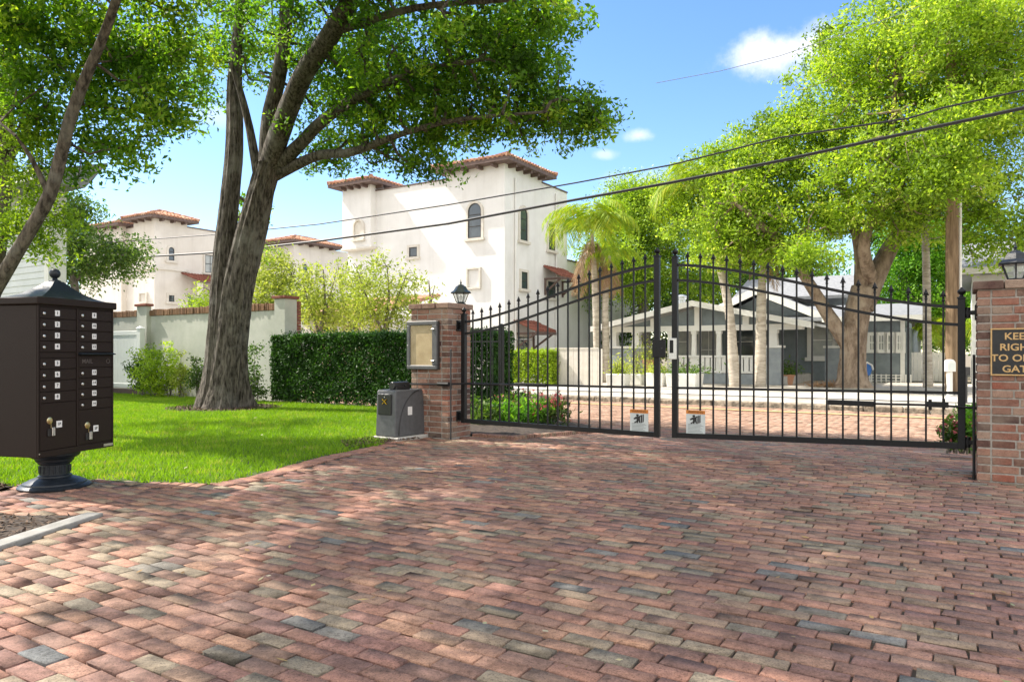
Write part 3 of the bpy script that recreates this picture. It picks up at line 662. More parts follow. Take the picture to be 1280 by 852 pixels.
# ================================================================ GATES
GN = 7.9
def ease(t): return .38 * t + .62 * (t * t * (3 - 2 * t))
def gate_leaf(eh, ec, label, ph, pc, tops, seconds, mids, bots, count, right):
    """eh hinge end, ec centre end; ph/pc tops of the posts; others (hinge z, centre z)"""
    t = thing('gate_leaf', label, 'gate', (eh, GN, 0), True, group='leaves of the driveway gate')
    T = lambda e: (e - eh) / (ec - eh)
    zt = lambda e, pr, c=True: pr[0] + (pr[1] - pr[0]) * (ease(T(e)) if c else T(e))
    for e, top, nm in ((eh, ph, 'hinge_post'), (ec, pc, 'meeting_post')):
        p = MB(); hw = .031; p.box(e - hw, e + hw, GN - hw, GN + hw, zt(e, bots, False) - .03, top - .09); po = p.build(nm, M['black'], t, bevel=.004)
        c = MB(); c.box(e - .037, e + .037, GN - .037, GN + .037, top - .09, top - .077); c.lathe([(.03, 0), (.016, .012), (.014, .02), (.031, .036), (.036, .05), (.031, .064), (.014, .078), (.008, .092)], (e, GN, top - .077), 12); c.build('post_cap', M['black'], po)
    def rail(pr, w, h, curve, nm):
        r = MB(); m = 26 if curve else 1
        xs = [eh + (ec - eh) * i / m for i in range(m + 1)]
        for i in range(m): r.bar((xs[i], GN, zt(xs[i], pr, curve)), (xs[i + 1], GN, zt(xs[i + 1], pr, curve)), w, h)
        r.build(nm, M['black'], t)
    rail(tops, .026, .030, True, 'arched_rail'); rail(seconds, .024, .028, True, 'arched_rail')
    rail(mids, .026, .026, False, 'middle_rail'); rail(bots, .05, .056, False, 'bottom_rail')
    for i in range(count):
        e = eh + (ec - eh) * (i + 1) / (count + 1) + random.uniform(-.003, .003); zb = zt(e, bots, False); zz = zt(e, tops) + .155
        p = MB(); h = .0085; p.box(e - h, e + h, GN - h, GN + h, zb, zz - .075); po = p.build('picket', M['black'], t)
        f = MB(); f.lathe([(.011, -.03), (.017, -.024), (.011, -.016), (.010, -.004), (.016, .0), (.010, .006), (.011, .016), (.021, .03), (.013, .05), (.002, .078)], (e, GN, zz - .078), 8)
        f.bar((e - .026, GN, zz - .06), (e + .026, GN, zz - .06), .010, .012); f.bar((e, GN - .026, zz - .06), (e, GN + .026, zz - .06), .010, .012)
        f.build('spear_finial', M['black'], po)
    return t, zt
eLh, eLc, eRc, eRh = e_at(580, GN), e_at(821.5, GN), e_at(844, GN), e_at(1202, GN)
zL = lambda y: z_at(y, eLh, GN); zLc = lambda y: z_at(y, eLc, GN); zRc = lambda y: z_at(y, eRc, GN); zR = lambda y: z_at(y, eRh, GN)
GL, ztL = gate_leaf(eLh, eLc, 'left leaf of the black spear-topped gate with the square lock box', zL(385), zLc(311), (zL(402.5), zLc(331)), (zL(417), zLc(350)), (zL(479), zLc(484.5)), (zL(525.5), zLc(543)), 18, False)
GR, ztR = gate_leaf(eRh, eRc, 'right leaf of the black spear-topped gate with the silver strike plate', zR(361), zRc(312), (zR(384), zRc(331)), (zR(406), zRc(350)), (zR(491), zRc(484.5)), (zR(557), zRc(543.5)), 18, True)
# lock box, strike, hinges
b = MB(); b.box(eLc - .04, eLc + .115, GN - .055, GN - .031, zLc(446.5), zLc(424.5)); lb = b.build('lock_box', M['black'], GL, bevel=.005)
b = MB(); b.tube([(eLc + .075, GN - .06, zLc(435)), (eLc + .075, GN - .054, zLc(435))], .009, 10); b.build('keyhole', M['dark_iron'], lb)
b = MB(); b.box(eRc - .062, eRc + .03, GN - .05, GN - .032, zRc(449), zRc(422.5)); lb = b.build('strike_plate', M['steel'], GR, bevel=.004)
b = MB(); b.box(eRc - .048, eRc - .004, GN - .054, GN - .048, zRc(441), zRc(425)); b.build('latch', M['black'], lb, bevel=.002)
for (root, eh, ep, ys, fz) in ((GL, eLh, EL, (407, 520), zL), (GR, eRh, ER, (391, 552), zR)):
    for y in ys:
        z = fz(y); s = 1 if ep > eh else -1; b = MB()
        b.box(min(eh + s * .03, ep), max(eh + s * .03, ep), GN - .02, GN + .02, z - .02, z + .02); b.box(min(ep - s * .014, ep - s * .001), max(ep - s * .014, ep - s * .001), GN - .06, GN + .06, z - .07, z + .07)
        b.tube([(eh + s * .05, GN, z - .05), (eh + s * .05, GN, z + .05)], .022, 10)
        b.build('hinge', M['black'], root, bevel=.003)
# slide bars of the openers
b = MB(); a0, a1 = e_at(646, GN), e_at(684, GN); zz = ztL(a0, (zL(479), zLc(484.5)), False) - .02; b.box(a0, a1, GN - .05, GN - .015, zz - .0, zz + .045); b.build('operator_bracket', M['black'], GL, bevel=.004)
b = MB(); a0, a1 = e_at(1036, GN), e_at(1093, GN); b.bar((a0, GN - .04, z_at(502, a0, GN)), (a1, GN - .04, z_at(504.5, a1, GN)), .05, .05); b.build('operator_bracket', M['black'], GR, bevel=.004)
def wsign(ea, eb, yt, yb, label):
    n = GN - .012; z1, z0 = z_at(yt, ea, n), z_at(yb, ea, n); h = z1 - z0; w = eb - ea; m = (ea + eb) / 2
    t = thing('warning_sign', label, 'sign', (m, n, z0), True, group='warning signs on the gate')
    b = MB(); b.box(ea, eb, n - .006, n, z0, z1); b.build('sign_board', M['sign_pale'], t, bevel=.001)
    b = MB(); b.box(ea, eb, n - .0085, n - .006, z1 - h * .15, z1); hd = b.build('sign_header', M['orange'], t)
    b = MB(); b.text('WARNING', lambda x, y, z: (m + x, n - .0085 - z, z1 - h * .075 + y), .036, depth=.001); b.build('header_lettering', M['ink'], hd, flat=True)
    b = MB(); c = z1 - h * .37                                     # figure struck by a swinging gate
    F = lambda u, v: (m + u * w, n - .0088, c + v * h); G = lambda u, v: (m + u * w, n - .006, c + v * h)
    b.prism([(.10, -.19), (.17, -.15), (.17, .17), (.10, .13)], F, G); b.prism([(.20, -.17), (.26, -.12), (.26, .19), (.20, .15)], F, G)
    b.prism([(-.09 + .075 * math.cos(a), .13 + .05 * math.sin(a)) for a in np.linspace(0, 5.8, 10)], F, G)
    for q in ([(-.20, .06), (-.04, .09), (.06, .06), (.05, -.07), (-.10, -.09)], [(-.02, .08), (.07, .14), (.09, .10), (.04, .02)], [(-.18, .06), (-.30, .0), (-.28, -.05), (-.12, -.01)], [(-.13, -.05), (-.02, -.06), (-.06, -.19), (-.14, -.18)], [(-.03, -.05), (.06, -.06), (.08, -.17), (.01, -.18)], [(-.12, -.09), (-.06, -.10), (-.22, -.20), (-.28, -.17)]):
        b.prism(q, F, G)
    b.build('pictogram', M['ink'], t, flat=True)
    b = MB()
    for i in range(7): b.box(ea + w * .1, eb - w * (.1 + .22 * ((i * 37) % 5) / 5), n - .0075, n - .006, z0 + h * (.08 + i * .055), z0 + h * (.08 + i * .055) + .005)
    b.build('small_print', M['gray_ink'], t)
wsign(e_at(788.3, GN), e_at(811, GN), 511, 541, 'pale warning sign with orange header on the left gate leaf')
wsign(e_at(858.3, GN), e_at(882, GN), 512, 542, 'pale warning sign with orange header on the right gate leaf')

# ---------------------------------------------------------------- gate motor
bx, by = (494.5 - 640) / 900 * 9.32, 9.32; rb = R(-35)
t = thing('gate_motor', 'charcoal plastic gate motor box on a concrete pad by the left pillar', 'gate opener', (bx, by, 0), rz=rb)
def L2(o, *a): return o
ORG[t.name] = (0, 0, 0)
b = MB(); b.box(-.40, .06, -.02, .60, -.03, .045); b.build('concrete_pad', M['concrete'], t, bevel=.012)
Hb = .655
b = MB(); pr = [(0, .046), (.57, .046), (.555, .50), (.54, Hb - .02), (.52, Hb), (.03, Hb), (.012, Hb - .03)]
b.prism(pr, lambda y, z: (-.37 + .02 * z, y, z), lambda y, z: (0 - .02 * z, y, z)); bd = b.build('motor_cover', M['opener'], t, bevel=.012)
b = MB(); arc = [(.06 + .42 * (1 - math.cos(a)), .06 + (Hb - .075) * math.sin(a)) for a in np.linspace(0.02, 1.5, 18)]
b.tube([(0.001 - .02 * z, y, z) for y, z in arc], .009, 6); b.build('curved_groove', M['opener_panel'], bd)
b = MB(); b.box(-.315, -.075, -.010, .012, .33, Hb - .05); pn = b.build('front_panel', M['opener_panel'], t, bevel=.008)
b = MB(); cx, cz = -.185, .505
for s in (1, -1): b.bar((cx - .038, -.013, cz - .032 * s), (cx + .038, -.013, cz + .032 * s), .004, .024, (0, 1, 0))
for s in (1, -1): b.bar((cx - .038, -.013, cz - .032 * s), (cx + .038, -.013, cz + .032 * s), .026, .004, (0, 0, 1))
b.build('yellow_emblem', M['emblem'], pn, flat=True)
b = MB(); b.tube([(cx, -.016, Hb - .09), (cx, -.006, Hb - .09)], .009, 10); b.build('status_light', M['steel'], pn)
b = MB(); b.hull8([(-.006, .235, .32), (-.002, .235, .32), (-.002, .315, .32), (-.006, .315, .32), (-.006, .235, .43), (-.002 , .235, .43), (-.002, .315, .43), (-.006, .315, .43)]); b.build('sticker', M['white_tag'], t)
b = MB(); b.tube([(-.15, .08, Hb + .05), (-.15, .38, Hb + .05)], [.055, .055], 14); b.box(-.21, -.08, .10, .36, Hb - .005, Hb + .05); b.build('motor_head', M['opener_panel'], t, bevel=.008)
# arm from the motor across the pillar to the gate
ex, nx = toEN(bx, by); zz = ztL(eLh, (zL(479), zLc(484.5)), False)
b = MB()
def arm(pts, r): b.tube([EN(p[0], p[1]) + (p[2],) for p in pts], r, 8)
arm([(ex - .06, nx + .25, Hb + .05), (-6.40, 7.60, zz - .015), (EL + .02, 7.60, zz + .0), (eLh + .05, 7.80, zz + .0), (e_at(660, GN), GN - .05, zz)], .013); arm([(EL - .12, 7.60, zz), (EL + .06, 7.60, zz)], .028)
loc = t.matrix_basis if False else None
cr, sr = math.cos(-rb), math.sin(-rb)
b.v = [((x - bx) * cr - (y - by) * sr, (x - bx) * sr + (y - by) * cr, z) for x, y, z in b.v]
b.build('actuator_arm', M['black'], t)
# right actuator
a0 = e_at(1093, GN); a1 = e_at(1172, GN); b = MB()
b.tube([(a0 - .05, GN - .045, z_at(504, a0, GN)), (a1, GN - .045, z_at(506, a1, GN)), (ER + .02, GN - .09, z_at(509, ER, GN)), (ER + .05, GN - .09, z_at(509, ER, GN))], .011, 8)
solo(b, 'actuator_arm', M['black'], 'thin black actuator rod joining the right gate leaf to its pillar', 'gate opener', (ER, GN, .6), True)
b = MB(); z = z_at(505.5, a1, GN); b.box(a1 - .1, a1 + .09, GN - .075, GN - .02, z - .022, z + .022); b.tube([(a1 - .06, GN - .05, z - .05), (a1 - .06, GN - .05, z + .05)], .016, 8); b.tube([(a1 + .05, GN - .05, z - .04), (a1 + .05, GN - .05, z + .06)], .014, 8)
solo(b, 'arm_bracket', M['black'], 'black clamp bracket on the right gate leaf near its hinge post', 'bracket', (a1, GN, z), True, bevel=.003)
b = MB(); n = FN - .05; e = e_at(563.5, n); b.tube([(e, n, 0), (e, n, z_at(438, e, n))], .010, 8); b.lathe([(.014, 0), (.016, .012), (.004, .022)], (e, n, z_at(438, e, n)), 8)
solo(b, 'stop_post', M['dark_iron'], 'thin dark upright rod at the corner of the left pillar', 'post', (e, n, 0), True, group='thin rods by the pillars')
b = MB(); n = FN + .04; e = ER - .022; b.tube([(e, n, 0), (e, n, z_at(443, e, n))], .012, 8)
solo(b, 'stop_post', M['black'], 'thin black upright rod against the right pillar', 'post', (e, n, 0), True, group='thin rods by the pillars')

# ================================================================ CLUSTER MAILBOX
mx_, my_ = -3.904, 6.149; rz = math.atan2(.97, .244)
t = thing('cluster_mailbox', 'dark bronze cluster mailbox with numbered doors on a round pedestal', 'mailbox', (mx_, my_, 0), rz=rz); ORG[t.name] = (0, 0, 0)
HWX, HD, Z0, Z1 = .385, .23, .305, 1.526
b = MB(); b.box(-HWX, HWX, -HD, HD, Z0, Z1); b.build('mailbox_body', M['bronze'], t, bevel=.006)
b = MB()
for q in ((-HWX, -HWX + .016, Z0, Z1), (HWX - .016, HWX, Z0, Z1), (-.012, .008, Z0 + .05, Z1 - .012), (-HWX + .016, HWX - .016, Z1 - .012, Z1), (-HWX + .016, HWX - .016, Z0, Z0 + .045)): b.box(q[0], q[1], -HD - .012, -HD, q[2], q[3])
fr = b.build('front_frame', M['bronze'], t, bevel=.003)
b = MB(); b.box(.27, .372, -HD - .0145, -HD - .012, Z0 + .012, Z0 + .034); b.build('maker_plate', M['steel'], fr)
b = MB(); b.tube([(-HWX + .01, -HD - .015, Z0 + .03), (-HWX + .01, -HD - .011, Z0 + .03)], .006, 8); b.build('screw', M['steel'], fr)
b = MB(); b.box(-HWX - .022, HWX + .022, -HD - .03, HD + .022, Z1 + .001, Z1 + .062); b.build('roof_lid', M['bronze'], t, bevel=.008)
b = MB(); rings = []
for i in range(13):
    q = i / 12; f = 1 - q; hx, hy = .045 + (HWX - .02 - .045) * f ** 1.0, .045 + (HD - .01 - .045) * f; z = Z1 + .062 + .155 * (1 - f ** .62) if False else Z1 + .062 + .16 * (.28 * q + .72 * q ** 2.1)
    rings.append((hx, hy, z))
base = len(b.v)
for hx, hy, z in rings: b.v += [(-hx, -hy, z), (hx, -hy, z), (hx, hy, z), (-hx, hy, z)]
for i in range(12):
    for k_ in range(4): b.face((base + i * 4 + k_, base + i * 4 + (k_ + 1) % 4, base + i * 4 + 4 + (k_ + 1) % 4, base + i * 4 + 4 + k_))
b.face([base + 48, base + 49, base + 50, base + 51])
rf = b.build('pagoda_roof', M['cast'], t, ang=30)
b = MB(); zf = Z1 + .222; b.lathe([(.05, -.004), (.045, .008), (.022, .018), (.018, .028)] + [(.043 * math.sin(a), .068 - .043 * math.cos(a)) for a in np.linspace(.4, 3.05, 12)], (0, 0, zf), 20); b.build('ball_finial', M['cast'], rf, ang=60)
b = MB(); b.lathe([(.272, 0), (.275, .014), (.262, .026), (.24, .034), (.235, .046), (.205, .058), (.185, .070), (.15, .082), (.128, .090), (.126, .102), (.113, .110), (.110, .195), (.124, .202), (.128, .214), (.142, .226), (.146, .243), (.178, .262), (.19, .280), (.19, .305)], (0, 0, 0), 40); pd = b.build('pedestal', M['cast'], t)
b = MB()
for k_ in range(16):
    a = 2 * math.pi * k_ / 16; b.tube([(.111 * math.cos(a), .111 * math.sin(a), .122), (.111 * math.cos(a), .111 * math.sin(a), .186)], .009, 8)
b.build('fluting', M['cast'], pd)
FY = -HD - .001
def mdoor(x0, x1, z0, z1, num, parcel=False, lz=.235):
    d = MB(); d.box(x0, x1, FY - .009, FY, z0, z1); o = d.build('mailbox_door', M['bronze'], t, bevel=.003)
    yf = FY - .009
    if not parcel:
        l = MB(); zc = (z0 + z1) / 2 - .004; l.lathe([(.013, 0), (.013, .006), (.009, .010), (.002, .011)], (0, 0, 0), 14)
        l.v = [(x0 + .032 + a, yf - c, zc + bb) for a, bb, c in l.v]; l.build('lock', M['steel'], o)
        xc, zc = x0 + .158, (z0 + z1) / 2 + .003
    else:
        l = MB(); zc = z0 + lz; l.lathe([(.028, 0), (.028, .002), (.024, .004), (.010, .0045), (.002, .0045)], (0, 0, 0), 20)
        l.v = [(x0 + .085 + a, yf - c, zc + bb) for a, bb, c in l.v]; l.build('lock', M['brass'], o)
        l = MB(); l.box(x0 + .072, x0 + .098, yf - .016, yf - .006, zc - .005, zc + .005); l.tube([(x0 + .085, yf - .014, zc), (x0 + .087, yf - .012, zc - .06)], .003, 6); l.build('key', M['brass'], o)
        l = MB(); l.box(x0 + .06, x0 + .092, yf - .012, yf - .002, zc - .125, zc - .065); l.build('key_fob', M['opener_panel'] , o, bevel=.003)
        l = MB(); l.box(x0 + .098, x0 + .128, yf - .014, yf - .006, zc - .125, zc - .055); l.build('key_tag', M['steel'], o, bevel=.003)
        xc, zc = x0 + .175, z0 + lz - .035
    h = .0225 if not parcel else .027
    p = MB(); p.box(xc - h, xc + h, yf - .002, yf, zc - h, zc + h); p.build('number_plate', M['white_tag'], o)
    p = MB(); p.text(num, lambda x, y, z: (xc + x, yf - .0022 - z, zc + y), .036 if len(num) < 2 else .031, depth=.001, bold=.0008); p.build('numeral', M['ink'], o, flat=True)
lx0, lx1, rx0, rx1 = -.362, -.018, .012, .366
for i, zc in enumerate((1.462, 1.371, 1.280, 1.190, 1.054, .963, .872, .781)): mdoor(lx0, lx1, zc - .043, zc + .043, str(i + 1))
for i, zc in enumerate((1.462, 1.371, 1.280, 1.190, .970, .880, .790, .700)): mdoor(rx0, rx1, zc - .043, zc + .043, str(i + 9))
mdoor(lx0, lx1, .358, .734, '1P', True); mdoor(rx0, rx1, .365, .654, '2P', True, .155)
b = MB(); b.box(rx0, rx1, FY - .009, FY, 1.018, 1.118); o = b.build('outgoing_panel', M['bronze'], t, bevel=.003)
p = MB(); p.text('MAIL', lambda x, y, z: (rx0 + .085 + x, FY - .0093 - z, 1.068 + y), .052, depth=.001, bold=.0005); p.tube([(rx1 - .045 + .018 * math.cos(a), FY - .010, 1.068 + .018 * math.sin(a)) for a in np.linspace(0, 6.28, 14)], .0025, 5); p.build('embossed_lettering', M['emboss'], o, flat=True)
b = MB(); b.hull8([(rx0 - .01, FY - .05, 1.126), (rx1 + .005, FY - .05, 1.126), (rx1 + .005, FY, 1.122), (rx0 - .01, FY, 1.122), (rx0 - .01, FY - .052, 1.134), (rx1 + .005, FY - .052, 1.134), (rx1 + .005, FY, 1.143), (rx0 - .01, FY, 1.143)]); b.build('slot_hood', M['cast'], t, bevel=.003)
b = MB(); b.box(lx0, lx1, FY - .006, FY, 1.102, 1.142); b.build('blank_strip', M['bronze'], t, bevel=.002)
# ================================================================ BUILDINGS
def faceN(N): return lambda u, z, d: (u, N - d, z)
def faceE(E): return lambda u, z, d: (E + d, u, z)
def outline(u0, u1, z0, z1, arch, g=0):
    u0 -= g; u1 += g; z0 -= g; z1 += g
    if not arch: return [(u0, z0), (u1, z0), (u1, z1), (u0, z1)]
    r = (u1 - u0) / 2; c = (u0 + u1) / 2; zc = z1 - r
    return [(u0, z0), (u1, z0)] + [(c + r * math.cos(a), zc + r * math.sin(a)) for a in np.linspace(0, math.pi, 13)]
def ring(b, P, o, i, d0, d1):
    n = len(o)
    for k in range(n):
        j = (k + 1) % n
        b.hull8([P(*o[k], d0), P(*o[j], d0), P(*i[j], d0), P(*i[k], d0), P(*o[k], d1), P(*o[j], d1), P(*i[j], d1), P(*i[k], d1)])
def window(par, P, u0, u1, z0, z1, arch=False, trim='trim', tw=.13, glass='window', bars=(1, 1), sill=True, frame='door_wood', proud=.06, name='window', blank=None):
    b = MB(); ring(b, P, outline(u0, u1, z0, z1, arch, tw), outline(u0, u1, z0, z1, arch), -.02, proud); w = b.build(name, M[trim], par, ang=25)
    b = MB(); g = outline(u0, u1, z0, z1, arch)
    b.prism(g, lambda u, z: P(u, z, .004), lambda u, z: P(u, z, .012)); b.build('pane' if blank is None else 'recess_panel', M[glass] if blank is None else M[blank], w, flat=True)
    if blank is None:
        f = MB(); fw = .045; gi = outline(u0 + fw, u1 - fw, z0 + fw, z1 - fw, arch); ring(f, P, g, gi, .012, .035)
        zc = z0 + (z1 - z0) * .5
        for i in range(bars[1]):
            zz = z0 + (z1 - z0) * (i + 1) / (bars[1] + 1); f.prism([(u0, zz - .02), (u1, zz - .02), (u1, zz + .02), (u0, zz + .02)], lambda u, z: P(u, z, .014), lambda u, z: P(u, z, .032))
        for i in range(bars[0] - 1):
            uu = u0 + (u1 - u0) * (i + 1) / bars[0]; f.prism([(uu - .018, z0), (uu + .018, z0), (uu + .018, z1), (uu - .018, z1)], lambda u, z: P(u, z, .015), lambda u, z: P(u, z, .030))
        f.build('sash_frame', M[frame], w, flat=True)
    if sill:
        s = MB(); s.prism([(u0 - tw * 1.5, z0 - tw * 1.1), (u1 + tw * 1.5, z0 - tw * 1.1), (u1 + tw * 1.5, z0 - tw * .1), (u0 - tw * 1.5, z0 - tw * .1)], lambda u, z: P(u, z, 0.002), lambda u, z: P(u, z, proud + .09)); s.build('sill', M[trim], w)
    return w
def tile_side(b, p, q, inn, half, pitch, sp=.26, r=.085, hip0=True, hip1=True, rnd=random):
    """rows of barrel tiles from eave line p-q up the slope"""
    p = Vector(p); q = Vector(q); L = (q - p).length; d = (q - p) / L; inn = Vector(inn); m = int(L / sp)
    for i in range(m):
        u = (i + .5) * L / m; ln = half
        if hip0: ln = min(ln, u)
        if hip1: ln = min(ln, L - u)
        if ln < .1: continue
        a = p + d * u; k = max(1, int(ln / .42))
        for j in range(k):
            s0, s1 = ln * j / k, ln * (j + 1) / k; b.cur = min(.99, max(0, rnd.gauss(.5, .22)))
            b.tube([a + inn * s0 + Vector((0, 0, s0 * pitch + .03)), a + inn * s1 + Vector((0, 0, s1 * pitch))], [r, r * .86], 6)
def hip_roof(par, e0, e1, n0, n1, z, pitch, over=.6, tile='tile', bracket=.0, th=.2, bn=(4, 4)):
    e0 -= over; e1 += over; n0 -= over; n1 += over; hf = min(e1 - e0, n1 - n0) / 2
    b = MB()
    tile_side(b, (e0, n0, z), (e1, n0, z), (0, 1, 0), hf, pitch); tile_side(b, (e1, n0, z), (e1, n1, z), (-1, 0, 0), hf, pitch)
    tile_side(b, (e0, n1, z), (e0, n0, z), (1, 0, 0), hf, pitch); tile_side(b, (e1, n1, z), (e0, n1, z), (0, -1, 0), hf, pitch)
    c = [(e0, n0, z), (e1, n0, z), (e1, n1, z), (e0, n1, z)]; top = z + hf * pitch; b.cur = .4
    if (e1 - e0) >= (n1 - n0): r0, r1 = (e0 + hf, (n0 + n1) / 2, top), (e1 - hf, (n0 + n1) / 2, top)
    else: r0, r1 = ((e0 + e1) / 2, n0 + hf, top), ((e0 + e1) / 2, n1 - hf, top)
    if (e1 - e0) >= (n1 - n0): fs = ([c[0], c[1], r1, r0], [c[1], c[2], r1], [c[2], c[3], r0, r1], [c[3], c[0], r0]); hp = ((c[0], r0), (c[1], r1), (c[2], r1), (c[3], r0), (r0, r1))
    else: fs = ([c[0], c[1], r0], [c[1], c[2], r1, r0], [c[2], c[3], r1], [c[3], c[0], r0, r1]); hp = ((c[0], r0), (c[1], r0), (c[2], r1), (c[3], r1), (r0, r1))
    for f in fs: b.poly(f)
    for a, q in hp:
        a = Vector(a); q = Vector(q); L = (q - a).length
        if L < .05: continue
        m = max(1, int(L / .4))
        for i in range(m): b.cur = random.uniform(.2, .8); b.tube([a.lerp(q, i / m) + Vector((0, 0, .07)), a.lerp(q, (i + 1) / m) + Vector((0, 0, .05))], [.11, .09], 6)
    rf = b.build('roof', M[tile], par, fix=False)
    g = MB(); g.box(e0 + .03, e1 - .03, n0 + .03, n1 - .03, z - th, z - .004); g.build('eave', M['eave'], rf)
    for (cnt, fn) in ((bn[0], lambda t: (e0 + over + (e1 - e0 - 2 * over) * t, n0 + over, (0, -1))), (bn[1], lambda t: (e1 - over, n0 + over + (n1 - n0 - 2 * over) * t, (1, 0)))):
        for i in range(cnt):
            x, y, (dx, dy) = fn((i + .5) / cnt); g = MB(); w = .07
            g.box(min(x, x + dx * over * .75) - (w if dx == 0 else 0), max(x, x + dx * over * .75) + (w if dx == 0 else 0), min(y, y + dy * over * .75) - (w if dy == 0 else 0), max(y, y + dy * over * .75) + (w if dy == 0 else 0), z - th - .16, z - th - .002); g.build('eave_bracket', M['eave'], rf)
    return rf
def awning(par, P, u0, u1, z, out_, rise, tile='tile_red', brackets=True, flip=1):
    """small tiled canopy on a wall; P(u, z, d) with d outward"""
    b = MB(); m = max(3, int((u1 - u0) / .24))
    for i in range(m):
        u = u0 + (u1 - u0) * (i + .5) / m
        for j in range(3):
            b.cur = random.uniform(.2, .8); s0, s1 = j / 3, (j + 1) / 3
            b.tube([P(u, z + rise * s0 + .03, out_ * (1 - s0)), P(u, z + rise * s1, out_ * (1 - s1))], [.085, .075], 6)
    b.hull8([P(u0, z - .02, out_), P(u1, z - .02, out_), P(u1, z + rise - .02, 0), P(u0, z + rise - .02, 0), P(u0, z + .02, out_), P(u1, z + .02, out_), P(u1, z + rise + .02, 0), P(u0, z + rise + .02, 0)])
    o = b.build('canopy_roof', M[tile], par)
    f = MB(); f.hull8([P(u0 - .02, z - .16, out_ - .06), P(u1 + .02, z - .16, out_ - .06), P(u1 + .02, z - .16, out_), P(u0 - .02, z - .16, out_), P(u0 - .02, z - .021, out_ - .06), P(u1 + .02, z - .021, out_ - .06), P(u1 + .02, z - .021, out_), P(u0 - .02, z - .021, out_)]); f.build('fascia', M['eave'], o)
    if brackets:
        for u in (u0 + .15, u1 - .15):
            k = MB(); k.tube([P(u, z - .85, .03), P(u, z - .1, out_ - .12)], .055, 6); k.tube([P(u, z - .10, .0), P(u, z - .10, out_ - .08)], .055, 6); k.tube([P(u, z - .95, .05), P(u, z - .05, .05)], .055, 6); k.build('canopy_bracket', M['eave'], o)
# ---------------------------------------------------------------- white villa behind the hedge
vE, vN = toEN((631 - 640) / 900 * 35, 35.0); VG = -.08
t = thing('villa', 'large white stucco villa with two tile-capped towers behind the gate', 'house', (vE, vN, VG), True, group='stucco villas with terracotta roofs')
eT = e_at(558, vN); nT = n_at(677, vE); rN = vN + .42; eM = e_at(470, rN); eL_ = e_at(428, vN); nB = n_at(709, vE); nW = n_at(805, vE)
zEave = z_at(199, vE, vN); zPar = z_at(239, eM, rN); zLed = z_at(311, eL_, vN); zEave2 = z_at(228, e_at(450, vN), vN)
b = MB(); b.box(eT, vE, vN, nT, VG - .2, zEave - .15); b.build('tower_wall', M['stucco'], t)
b = MB(); b.box(eL_, vE - .01, rN, nB, VG - .2, zPar); b.build('wall', M['stucco'], t)
zW = z_at(332, vE, n_at(745, vE)); b = MB(); b.box(vE - 9, vE - .35, nB + .002, nW, VG - .2, zW); b.build('rear_wing', M['stucco'], t); b = MB(); b.box(vE - .6, vE - .30, nB + .01, nW, zW + .002, zW + .07); b.build('parapet_cap', M['eave'], t)
b = MB(); b.box(eL_ - .03, eT, rN - .06, rN + .3, zPar + .002, zPar + .07); b.box(vE - .3, vE + .05, nT, nB, zPar + .002, zPar + .07); b.build('parapet_cap', M['eave'], t)
b = MB(); b.box(eL_, eM, vN, rN + 3.2, zLed, zEave2 - .15); bay = b.build('tower_wall', M['stucco'], t)
b = MB(); b.box(eL_ - .08, eM + .08, vN - .08, rN - .002, zLed - .14, zLed - .002); b.build('ledge', M['trim'], bay, bevel=.03)
hip_roof(t, eT, vE, vN, nT, zEave, .30, .62, bn=(4, 5)); hip_roof(t, eL_, eM, vN, rN + 3.2, zEave2, .30, .6, bn=(4, 4))
PN, PE, PR_ = faceN(vN), faceE(vE), faceN(rN)
W_ = lambda P, N, x0, x1, y0, y1, **k: window(t, P, e_at(x0, N), e_at(x1, N), z_at(y1, e_at((x0 + x1) / 2, N), N), z_at(y0, e_at((x0 + x1) / 2, N), N), **k)
WE = lambda P, E, x0, x1, y0, y1, **k: window(t, P, n_at(x0, E), n_at(x1, E), z_at(y1, E, n_at((x0 + x1) / 2, E)), z_at(y0, E, n_at((x0 + x1) / 2, E)), **k)
W_(PN, vN, 585.5, 602, 254, 297.5, arch=True, bars=(1, 2)); WE(PE, vE, 649.5, 658.5, 260, 301, arch=True, bars=(1, 2))
W_(PN, vN, 586, 600, 336.5, 359, blank='stucco', proud=.13, sill=False, tw=.09); WE(PE, vE, 651, 658.5, 340, 361, bars=(1, 1))
WE(PE, vE, 685, 693, 281, 313, bars=(2, 1)); W_(PR_, rN, 512, 522, 309, 321, bars=(1, 0)); W_(PN, vN, 443.5, 454.5, 276, 299, arch=True, blank='trim', proud=.10, tw=.1)
WE(faceE(vE - .35), vE - .35, 716, 721, 346, 366, bars=(1, 1)); WE(faceE(vE - .35), vE - .35, 760, 766, 352, 368, bars=(1, 1)); WE(faceE(vE - .35), vE - .35, 785, 790, 354, 368, bars=(1, 1))
for q_ in (vN + .9, nT + 1.5): b = MB(); b.tube([(vE + .06, q_, VG), (vE + .06, q_, zPar - .3)], .05, 8); b.build('downpipe', M['stucco'], t)
def awE(x0, x1, yb, yt, out_): u0, u1 = n_at(x0, vE), n_at(x1, vE); z0 = z_at(yb, vE, u0); awning(t, PE, u0, u1, z0, out_, z_at(yt, vE, u0) - z0)
awE(679, 704, 346, 332, 1.1); awE(642, 668, 414, 400, 1.3)
WE(PE, vE, 684, 694, 352, 372, bars=(1, 1)); WE(PE, vE, 647, 660, 421, 442, bars=(1, 1))
b = MB(); n_ = vN - 1.2
for i in range(14): b.tube([(vE - 1.6 + i * .26, n_, .85), (vE - 1.6 + i * .26, n_, 1.9)], .018, 5)
for z in (.95, 1.75): b.tube([(vE - 1.8, n_, z), (vE + 2.2, n_, z)], .025, 6)
solo(b, 'railing', M['dark_iron'], 'dark iron garden railing between the lime hedge and the villa', 'railing', (vE, n_, VG), True)
